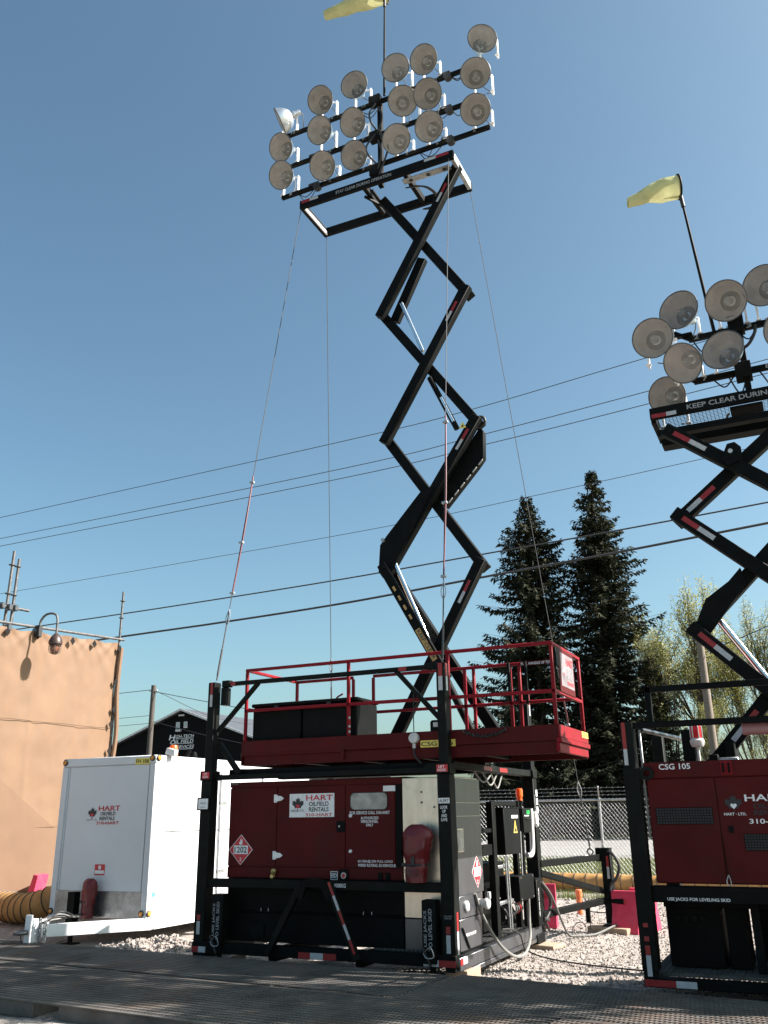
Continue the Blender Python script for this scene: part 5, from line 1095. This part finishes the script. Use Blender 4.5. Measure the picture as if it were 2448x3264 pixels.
def right_mast():
    t = thing('scissor_mast', 'half raised scissor mast at the right edge of the picture', 'scissor mast', (3.3, .95, 2.1))
    F0, F1, B0, B1 = .85, .98, .99, 1.10; h = .15
    L = [(2.62, 2.10), (2.615, 3.50), (2.60, 4.82), (2.62, 5.86)]; Rr = [(3.95, 2.10), (3.96, 3.52), (3.95, 4.75), (3.95, 5.86)]
    for i in range(3):
        s = .10 if i else .30
        arm(t, L[i], Rr[i+1], F0, F1, h, [(s+.02, .40, .055, -.028, 'w')])
        dz = V((L[i+1][0]-Rr[i][0], 0, L[i+1][1]-Rr[i][1])).length
        arm(t, L[i+1], Rr[i], F0-.14, F0-.012, h, [(.06, .42, .055, -.028, 'r')])
    gp = [(3.16, 4.16), (3.02, 4.02), (2.76, 3.85), (2.67, 3.68), (2.60, 3.46), (2.74, 3.44), (3.2, 3.98)]
    part('gusset_plate', MB().prism(gp, front(0, .86, 0), .0, .03), BLACK, t)
    lg = MB().prism([(3.14, 5.40), (3.22, 5.56), (3.30, 5.57), (3.36, 5.50), (3.36, 5.36), (3.20, 5.30)], front(0, .845, 0), .14, .165); part('centre_lug', lg, BLACK, t)
    part('lug_hole', MB().lathe([(.0005, 0), (.026, 0), (.026, .003), (.0005, .003)], (3.245, .679, 5.47), (0, -1, 0), 16), PANE, t)
    part('hydraulic_rod', MB().cyl((2.87, .98, 3.62), (3.40, .98, 2.72), .032, 16), CHROME, t)
    mb = MB(); mb.tube([(2.84, .94, 3.60), (3.36, .94, 2.72)], .010, 6); part('hydraulic_hose', mb, SLEEVE, t)
    part('base_carriage', MB().box(2.5, 4.1, .70, 1.25, 1.95, 2.03, .006).box(2.78, 2.86, .6, 1.2, 2.03, 2.3, .005), BLACK, t)
    # top platform
    z0, z1 = 6.10, 6.22; ya, yb = .82, 1.55; xa, xb = 2.41, 4.9
    fb = part('top_beam', MB().box(xa, xb, ya, ya+.06, 6.09, 6.235, .006), BLACK, t); lettering(fb, 'KEEP CLEAR DURING OPERATION', front(2.84, ya, 6.13), 1.55, .062, DECALGREY)
    tape(fb, front(0, ya, 6.10), [(2.43, 2.60, 'r'), (2.60, 2.715, 'w')], .05, True)
    part('top_beam', MB().box(xa, xb, yb-.06, yb, 6.05, 6.20, .006), BLACK, t)
    part('end_beam', MB().box(xa, xa+.06, ya+.062, yb-.062, 6.06, 6.20, .006), BLACK, t)
    part('guide_channel', MB().box(xa+.05, xb, ya+.1, ya+.22, 5.90, 5.98, .006).box(xa+.05, xb, yb-.3, yb-.10, 5.90, 6.0, .006), BLACK, t)
    part('centre_plate', MB().box(3.30, 3.66, ya+.062, yb-.062, 6.07, 6.09, .004), BLACK, t)
    mb = MB()
    for (a, b) in ((xa+.08, 3.29), (3.67, xb-.05)):
        x = a
        while x < b: mb.cyl((x, ya+.06, 6.10), (x, yb-.06, 6.08), .003, 5); x += .042
        y = ya+.08
        while y < yb-.06: mb.cyl((a, y, 6.09), (b, y, 6.09), .003, 5); y += .042
    part('deck_mesh', mb, WIREM, t, kind='stuff')
    part('deck_cable', MB().tube(spline([(2.52, 1.35, 6.03), (2.60, 1.2, 6.02), (2.9, 1.15, 6.02), (3.2, 1.1, 6.02), (3.28, 1.0, 6.06)], 6), .013, 7), RUBBER, t)
    BY = .95
    for (x0, x1, z) in ((2.96, 4.9, 7.10), (2.95, 4.9, 6.53)):
        b = part('light_bar', MB().box(x0, x1, BY-.03, BY+.03, z-.035, z+.035, .005), BLACK, t)
        part('swing_arm', MB().bar((x0+.02, BY, z), (x0-.16, BY+.02, z+.14), .05, .05).box(x0-.16, x0+.05, BY-.04, BY+.03, z+.05, z+.085, .003), BLACK, b)
        for k, (s, x) in enumerate((('2', 3.02), ('3', 3.62), ('4', 4.3)) if z > 7 else (('7', 3.05), ('8', 3.75), ('9', 4.4))): lettering(b, s, front(x, BY-.03, z-.028), .06, .055, DECALGREY)
    part('mast_post', MB().box(3.50, 3.57, .90, .97, 6.22, 7.2, .005), BLACK, t)
    for z in (7.12, 6.50): part('junction_box', MB().box(3.42, 3.60, .84, 1.02, z-.08, z+.12, .006), BLACK, t)
    for k in range(9):
        x = 3.0+.17*k; z = 6.50 if k % 3 else 7.08; x2 = x+rnd.uniform(.2, .4)
        mb = MB(); mb.tube(spline([(x, BY, z), ((x+x2)/2, BY-.05, z-rnd.uniform(.12, .30)), (x2, BY, z)], 7), .009, 6); part('power_cable', mb, RUBBER, t)
    mb = MB(); mb.tube(spline([(3.72, BY, 7.12), (3.70, BY-.06, 6.98), (3.62, BY-.06, 6.85), (3.52, BY, 6.82)], 6), .02, 8); part('power_cable', mb, RUBBER, t)
    return t
right_mast()
G2 = 'floodlights on the right hand scissor mast'
for (x, z, n, bz, lab) in ((2.57, 7.076, (-0.09, -0.94, -0.33), 6.86, 'round floodlight at the far left of the right mast, left of its upper bar'),
    (2.909, 7.374, (-0.31, -0.95, -0.05), 7.14, 'round floodlight above the left end of the upper bar of the right mast'),
    (3.447, 7.35, (-0.23, -0.88, -0.41), 7.14, 'round floodlight just right of the windsock pole on the right mast'),
    (3.875, 7.435, (-0.29, -0.93, -0.23), 7.14, 'highest floodlight of the right mast, cut by the picture edge'),
    (2.873, 6.66, (-0.41, -0.76, -0.5), 6.56, 'round floodlight at the left end of the lower bar of the right mast'),
    (3.329, 6.726, (-0.26, -0.96, 0.05), 6.56, 'tilted floodlight in front of the centre post of the right mast'),
    (2.662, 6.267, (-0.33, -0.88, -0.33), 6.23, 'lowest floodlight of the right mast, half hidden by the top beam'),
    (4.02, 6.821, (-0.3, -0.91, -0.28), 6.56, 'floodlight of which only a sliver shows at the right picture edge')):
    yy = .66; bb = .95
    if lab.startswith('lowest'): x, yy, z, bb, bz = 2.60, 1.18, 6.52, 1.47, 6.22   # stands behind the top beam
    floodlight(lab, G2, x, yy, z, n, x, bb, bz)
windsock('yellow windsock on the leaning pole of the right mast', (3.26, .95, 7.12), (3.10, .95, 9.32), (2.52, .78, 9.27), .150, .070, .66, .10)

# ---------------------------------------------------------------- fence
def fence():
    YF = 12.0; xa, xb = -13.5, 7.0
    t = thing('chain_link_fence', 'galvanised chain link fence with barbed wire along the road', 'fence', (-3, YF, 0))
    H_ = 1.92; mb = MB(); p = .085; n = int((xb-xa)/p); k1 = H_-.06
    def strand(x, s, r=.0019):
        a = V((x, YF, .04)); b = V((x+s*(k1-.04)*.78, YF+.004*s, k1)); mb.tube([a, b], r, 3, False)
    for i in range(-20, n+20): strand(xa+i*p, 1); strand(xa+i*p, -1)
    for i in range(n*1): x = xa+i*p; mb.tube([(x, YF, k1-.02), (x+.01, YF, k1+.085)], .003, 3, False)
    part('wire_mesh', mb, GALV, t, kind='stuff', recalc=False)
    part('top_rail', MB().cyl((xa, YF, H_), (xb, YF, H_-.03), .024, 10), GALV, t)
    for x in (-13.4, -10.3, -7.2, -4.15, -1.06, 2.0, 5.1):
        q = part('fence_post', MB().cyl((x, YF+.03, -.1), (x, YF+.03, H_+.03), .032, 12), GALV, t)
        part('barb_arm', MB().bar((x, YF+.03, H_+.01), (x+.05, YF-.22, H_+.27), .03, .05), GALV, q)
        for z in (.4, .9, 1.4): part('tie_wire', MB().tube([V((x+.038*math.cos(a), YF+.03+.038*math.sin(a), z)) for a in [k*math.tau/8 for k in range(9)]], .005, 5), GALV, q)
    for k in range(3):
        mb = MB(); dy = -.07-.065*k; z = H_+.09+.078*k; pts = [V((xa+(xb-xa)*i/80, YF+dy, z-.012*math.sin(i*math.pi/12)**2)) for i in range(81)]; mb.tube(pts, .004, 4)
        for i in range(160):
            x = xa+(xb-xa)*i/160; mb.tube([(x-.012, YF+dy, z-.02), (x+.012, YF+dy, z+.02)], .003, 3)
        part('barbed_wire', mb, GALV, t)
fence()

# ---------------------------------------------------------------- power lines and poles
YW = 13.0
wires = {
 'topmost thin power line crossing the whole sky': ([(-40, 12.2), (-22.935, 12.464), (-8.176, 12.677), (-3.951, 12.841), (1.114, 13.281), (8, 13.8)], .011),
 'second thin power line from the top': ([(-40, 11.5), (-22.783, 11.609), (-8.175, 11.761), (-3.782, 11.97), (1.122, 12.296), (8, 12.8)], .011),
 'third thin power line from the top, close under the second': ([(-40, 11.2), (-22.729, 11.307), (-8.174, 11.444), (-3.799, 11.644), (-.004, 11.858), (8, 12.4)], .011),
 'thin single power line above the spruce tops': ([(-40, 9.3), (-22.398, 9.445), (-8.172, 9.625), (-2.335, 9.862), (2.037, 10.11), (8, 10.5)], .008),
 'thick black cable, upper of the two low ones': ([(-40, 7.85), (-19.389, 8.048), (-12.641, 8.146), (-8.17, 8.246), (-3.974, 8.404), (-.326, 8.538), (3.47, 8.717), (8, 8.95)], .020),
 'thickest black cable, lowest of the long lines': ([(-40, 6.9), (-16.468, 7.312), (-12.597, 7.381), (-8.169, 7.514), (-4.017, 7.752), (-.383, 7.951), (3.395, 8.197), (8, 8.5)], .031)}
for lab, (pts, r) in wires.items():
    o = part('overhead_wire', MB().tube(spline([(x, YW, z) for x, z in pts], 8), r, 6), WIREM); tag(o, lab, 'overhead wire', 'overhead lines along the road')
def pole(label, x, y, h, r0, r1, m, insul=True):
    t = thing('utility_pole', label, 'utility pole', (x, y, 0)); part('pole', MB().tube([(x, y, -.1), (x, y, h*.5), (x, y, h)], [r0, (r0+r1)/2, r1], 14), m, t)
    if insul:
        for sx in (-1, 1): part('insulator', MB().lathe([(.03, 0), (.05, .03), (.03, .06), (.05, .09), (.0005, .11)], (x+sx*(r1+.12), y, h-.35), (0, 0, 1), 12).cyl((x, y, h-.35), (x+sx*(r1+.14), y, h-.33), .02, 8), PVC, t)
pole('dark utility pole standing before the black gabled building', -31.4, 32.6, 9.1, .17, .145, POLED)
pole('grey utility pole among the budding trees behind the right mast', -.14, 30.0, 9.2, .19, .15, POLEW)
pw = [('service wire running left from the dark utility pole', [(-31.6, 32.6, 8.85), (-36, 30, 8.3), (-42, 28, 8.0)], .02),
      ('sagging service wire from the dark pole across the gable', [(-31.2, 32.6, 8.75), (-28.5, 36, 7.2), (-25, 42, 7.0)], .02),
      ('upper service wire from the dark pole to the right', [(-31.2, 32.6, 8.7), (-27.5, 33, 7.9), (-24.5, 33.4, 7.35), (-18, 34, 6.8)], .02),
      ('lower service wire from the dark pole to the right', [(-31.3, 32.6, 7.0), (-27, 33, 5.9), (-23, 33.4, 5.1), (-18, 34, 4.6)], .015),
      ('thin low wire left of the dark utility pole', [(-31.5, 32.6, 7.35), (-37, 32, 7.2), (-44, 31, 7.2)], .014),
      ('second thin low wire left of the dark utility pole', [(-31.5, 32.6, 6.9), (-37, 32, 6.75), (-44, 31, 6.7)], .014),
      ('thin service wire over the budding trees at far right', [(-.1, 30, 7.9), (3, 30.2, 9.0), (6, 30.5, 10.4)], .02)]
for lab, pts, r in pw:
    o = part('service_wire', MB().tube(spline(pts, 7), r, 5), WIREM); tag(o, lab, 'service wire')

# ---------------------------------------------------------------- black gabled building
def building():
    Y = 52.0  # across the road
    k = (Y+9.258)/(30+9.258)
    def m(x, z): return (3.603+(x-3.603)*k, 1.65+(z-1.65)*k)
    t = thing('shop_building', 'black gabled shop with white high-tech oil field services lettering', 'building', (*m(-27, 0)[:1], Y, 0))
    px, pz = m(-27.08, 7.09); lx, lz = m(-31.9, 5.33); rx, rz = m(-22.2, 5.36)
    part('gable_wall', MB().prism([(lx, -.1), (rx, -.1), (rx, rz), (px, pz), (lx, lz)], front(0, Y, 0), -25, 0), BLACKWALL, t)
    part('roof', MB().prism([(px, pz+.02), (rx+.5, rz-.16), (rx+.5, rz+.02), (px, pz+.22)], front(0, Y, 0), -25.4, .35), ROOFM, t); part('roof', MB().prism([(px-.001, pz+.02), (lx-.5, lz-.16), (lx-.5, lz+.02), (px-.001, pz+.22)], front(0, Y, 0), -25.4, .35), ROOFM, t)
    part('verge_trim', MB().prism([(px, pz+.22), (rx+.5, rz+.02), (rx+.5, rz-.14), (px, pz+.04), (lx-.5, lz-.14), (lx-.5, lz+.02)], front(0, Y, 0), .36, .42), TRIM, t)
    for (a, b) in ((-27.50, -27.24), (-26.98, -26.74)):
        x0, z1 = m(a, 6.53); x1, z0 = m(b, 6.20); w = part('window', MB().box(x0, x1, Y-.06, Y-.01, z0, z1, .01), TRIM, t); part('pane', MB().box(x0+.08, x1-.08, Y-.07, Y-.062, z0+.08, z1-.08, .004), PANE, w)
    x0, z0 = m(-27.36, 6.84); x1, z1 = m(-26.98, 6.93); part('gable_vent', MB().box(x0, x1, Y-.08, Y-.01, z0, z1, .01), TRIM, t)
    x0, z0 = m(-27.4, 6.02); part('wall_light', MB().box(x0, x0+.45, Y-.3, Y-.01, z0, z0+.18, .02), PVC, t)
    sg = MB(); s0 = m(-27.55, 5.72); part_ = None
    lt = thing('lettering_anchor', None, None, (0, 0, 0)); bpy.data.objects.remove(lt)
    for (word, xa, za, w_, h_) in (('H', -27.92, 5.60, .36, .28), ('O', -27.84, 5.36, .34, .25), ('S', -27.74, 5.10, .32, .25), ('IGH-TECH', -27.56, 5.68, 1.25, .18), ('IL FIELD', -27.46, 5.42, 1.15, .18), ('ERVICES', -27.36, 5.13, 1.10, .18)):
        a, b = m(xa, za); sh = V((.25, 0, 1.0)).normalized()
        lettering(t, word, (V((a, Y, b)), X_, sh), w_*k, h_*k, DECALW, .03, len(word) == 1)
    for za in (5.64, 5.38, 5.09):
        a, b = m(-27.5, za); part('underline', MB().box(a, a+1.2*k, Y-.03, Y-.012, b, b+.03, .002), DECALW, t)
building()

# ---------------------------------------------------------------- trees
def spruce_meshes(seed, h, Rb, asym=0.):
    g = random.Random(seed); mb = MB(); tr = MB()
    tr.tube([(0, 0, 0), (.05, .02, h*.4), (0, 0, h*.8), (0, 0, h)], [.34, .24, .09, .015], 10)
    vs = []; fs = []; mi = []
    def card(p, d, L, w, m):
        s = d.cross(V((g.uniform(-.4, .4), g.uniform(-.4, .4), 1))).normalized()*w; i = len(vs)
        vs.extend((p-s*.35, p+s*.35, p+d*L*.6+s, p+d*L, p+d*L*.6-s)); fs.append([i, i+1, i+2, i+3, i+4]); mi.append(m)
    z = .8
    while z < h-.15:
        f = z/h; lvl = Rb*((1-f)**.56)*min(1, .55+4*(1-f)); nb = 7 if f < .8 else 5; ph = g.uniform(0, 6.28)
        lumpy = .86+.60*noise.noise(V((seed, z*.55, 2)))
        for b in range(nb):
            a = ph+b*math.tau/nb+g.uniform(-.35, .35)
            if g.random() < .10: continue
            r = max(.28, lvl*lumpy*g.uniform(.62, 1.12)*(1+.30*noise.noise(V((math.cos(a)*1.2+seed, math.sin(a)*1.2, z*.45)))+asym*math.cos(a)))
            d = V((math.cos(a), math.sin(a), 0)); droop = .30+.25*(1-f); n = max(3, int(r/.16))
            path = []
            for k in range(n+1):
                q = k/n; path.append(V((0, 0, z))+d*(r*q)+Z_*(-droop*r*.55*q+.28*r*q*q*q*.9+.05*g.uniform(-1, 1)))
            tr.tube([path[0], path[n//2], path[-1]], [.03+.02*(1-f), .02, .006], 4, False)
            sd = V((-d.y, d.x, 0))
            for k in range(1, n+1):
                q = k/n; p = path[k]; wd = (.16+.30*math.sin(min(1, q*1.15)*math.pi*.85))*min(1.2, r*.42+.25)
                for s in (-1, 1):
                    dd = (d*g.uniform(.5, 1.0)+sd*s*g.uniform(.5, 1.2)+Z_*g.uniform(-.75, .05)).normalized(); card(p, dd, wd*g.uniform(.7, 1.25)+.10, (.055+.03*g.random()), 0)
                    dd = (dd+V((g.uniform(-.6, .6), g.uniform(-.6, .6), g.uniform(-.8, .1)))).normalized(); card(p+d*g.uniform(-.08, .08), dd, wd*g.uniform(.4, .9)+.08, .05+.03*g.random(), 0)
                dd = (d*g.uniform(.2, .9)+sd*g.uniform(-.5, .5)+Z_*g.uniform(-1.4, -.5)).normalized(); card(p, dd, g.uniform(.2, .5), .05+.03*g.random(), 0)
                if g.random() < .6: dd = (d*g.uniform(.3, 1)+sd*g.uniform(-.8, .8)+Z_*g.uniform(.1, .6)).normalized(); card(p, dd, g.uniform(.12, .26), .05, 0)
                if q > .75 and f > .45 and g.random() < .3: card(p+V((g.uniform(-.1, .1), g.uniform(-.1, .1), 0)), V((g.uniform(-.2, .2), g.uniform(-.2, .2), -1)).normalized(), g.uniform(.14, .24), .04, 1)
        z += g.uniform(.20, .34)*(1.0 if f < .7 else .75)
    mb.v = vs; mb.f = fs; mb.mi = mi
    return mb.mesh('crown', [NEEDLE, CONE], recalc=False, smooth=False), tr.mesh('trunk', BARK)
def tree_at(name, label, cat, x, y, meshes, s=1., rot=0., group=None):
    t = thing(name, label, cat, (x, y, 0), group)
    for nm, me in (('crown', meshes[0]), ('trunk', meshes[1])):
        o = bpy.data.objects.new(nm, me); COL.objects.link(o); o.parent = t; o.rotation_euler = (0, 0, rot); o.scale = (s, s, s)
SP1 = spruce_meshes(11, 22.4, 5.9); SP2 = spruce_meshes(29, 24.4, 5.2, .08)
GT = 'conifers beyond the road'
tree_at('spruce_tree', 'tall dark spruce just right of the scissor mast', 'spruce tree', -13.3, 52.0, SP1, 1.09, .4, GT)
tree_at('spruce_tree', 'tallest dark spruce, right of the other one, behind the red platform end', 'spruce tree', -8.6, 53.5, SP2, 1.07, 2.0, GT)
tree_at('spruce_tree', 'lower dark spruce showing under the red platform', 'spruce tree', -10.6, 55.5, SP1, .55, 2.2, GT)
tree_at('spruce_tree', 'short broad spruce between the tallest spruce and the budding trees', 'spruce tree', -5.9, 54.5, SP2, .50, 4.0, GT)
tree_at('spruce_tree', 'short dark spruce seen through the skid frame behind the fence', 'spruce tree', -16.5, 55.0, SP2, .42, 5.0, GT)

def broadleaf_meshes(seed, h, nl=5, lo=.08, hi=.16):
    g = random.Random(seed); tr = MB(); vs = []; fs = []
    def leaf(p, s):
        d = V((g.uniform(-1, 1), g.uniform(-1, 1), g.uniform(-1, 1))).normalized(); u = d.orthogonal().normalized(); i = len(vs)
        vs.extend((p, p+d*s*.5+u*s*.35, p+d*s, p+d*s*.5-u*s*.35)); fs.append([i, i+1, i+2, i+3])
    def grow(p, d, L, r, lev):
        n = 4; pts = [p]; q = p
        for k in range(n):
            d = (d+V((g.uniform(-.16, .16), g.uniform(-.16, .16), .07))).normalized(); q = q+d*(L/n); pts.append(q)
        tr.tube(pts, [r*(1-.55*k/n) for k in range(n+1)], 6 if lev < 2 else 4, False)
        if lev >= 4:
            for k in range(1, n+1):
                for _ in range(nl): leaf(pts[k]+V((g.gauss(0, .13), g.gauss(0, .13), g.gauss(0, .13))), g.uniform(lo, hi))
            return
        m = (7, 5, 4, 3)[lev]
        for b in range(m):
            f = (.25+.75*(b+1)/m) if lev else (.22+.78*(b+1)/m); i = min(n-1, int(f*n)); pp = pts[i].lerp(pts[i+1], min(1, f*n-i)) if f < 1 else pts[-1]
            a = g.uniform(0, 6.28); side_ = V((math.cos(a), math.sin(a), 0)); spread = (.55, .65, .8, .9)[lev]
            dd = (d*1.0+side_*spread*.72+Z_*.34).normalized() if b < m-1 else (d+side_*.15).normalized()
            grow(pp, dd, L*(.50 if lev == 0 else .60)*g.uniform(.8, 1.15)*(1.1-.35*f if lev == 0 else 1), r*.52, lev+1)
    grow(V((0, 0, 0)), Z_.copy(), h*.62, h*.0105, 0)
    mb = MB(); mb.v = vs; mb.f = fs; mb.mi = [0]*len(fs)
    return mb.mesh('crown', LEAF, recalc=False, smooth=False), tr.mesh('trunk', BARK)
BL = [broadleaf_meshes(s, 14.5) for s in (4, 9, 15)]
GB = 'budding broadleaf trees'
spots = [(-4.6, 56, .95, 0, 'budding tree with a thin crown next to the tallest spruce'), (-3.2, 57, 1.10, 1, 'tall budding tree left of the right mast'), (-1.6, 58, 1.08, 2, 'tall budding tree just behind the bend of the right mast'), (-.2, 56, .95, 1, 'budding tree behind the grey utility pole'),
         (1.2, 57, .98, 0, 'budding tree right of the grey utility pole'), (2.6, 55, .80, 2, 'smaller budding tree at the right picture edge'), (.5, 52, .62, 1, 'low budding tree behind the red generator roof at right'), (-2.6, 53, .60, 2, 'low budding tree behind the hoop of the right skid'), (4.4, 57, .95, 1, 'budding tree partly beyond the right picture edge')]
for i, (x, y, s, k, lab) in enumerate(spots): tree_at('budding_tree', lab, 'tree', x, y, BL[k], s, i*1.7, GB)
# far-off wood: dark mass of undergrowth behind the road
mb = MB(); g = random.Random(8); vs = []; fs = []
for _ in range(60000):
    x = g.uniform(-34, 14); y = 54+5*g.random(); top = 3.6+1.6*noise.noise(V((x*.25, 0, 2)))+.9*noise.noise(V((x*.9, y*.5, 5)))
    z = top*g.random()**.8; p = V((x, y+.8*noise.noise(V((x*.7, z*.7, 1))), z)); d = V((g.uniform(-1, 1), g.uniform(-1, 1), g.uniform(-.6, .8))).normalized(); u = d.orthogonal().normalized(); s = g.uniform(.14, .34); i = len(vs)
    vs.extend((p-u*s*.4, p+d*s, p+u*s*.4, p-d*s*.4)); fs.append([i, i+1, i+2, i+3])
mb.v = vs; mb.f = fs; mb.mi = [0]*len(fs); o = bpy.data.objects.new('undergrowth', mb.mesh('undergrowth', DLEAF, recalc=False, smooth=False)); COL.objects.link(o); tag(o, 'dark undergrowth at the foot of the trees beyond the road', kind='stuff')

tree_at('budding_tree', 'slim budding tree added unseen right of the units to dapple the deck with shade', 'tree', 8.6, 1.2, broadleaf_meshes(23, 14.5, 1, .35, .75), .88, .6, GB)  # added tree out of view, slimmed to shape the dappled shade on the deck
for o in list(bpy.data.objects):
    if o.parent and o.parent.get('label', '').startswith('slim budding'): o.scale = (.33, .33, .88)
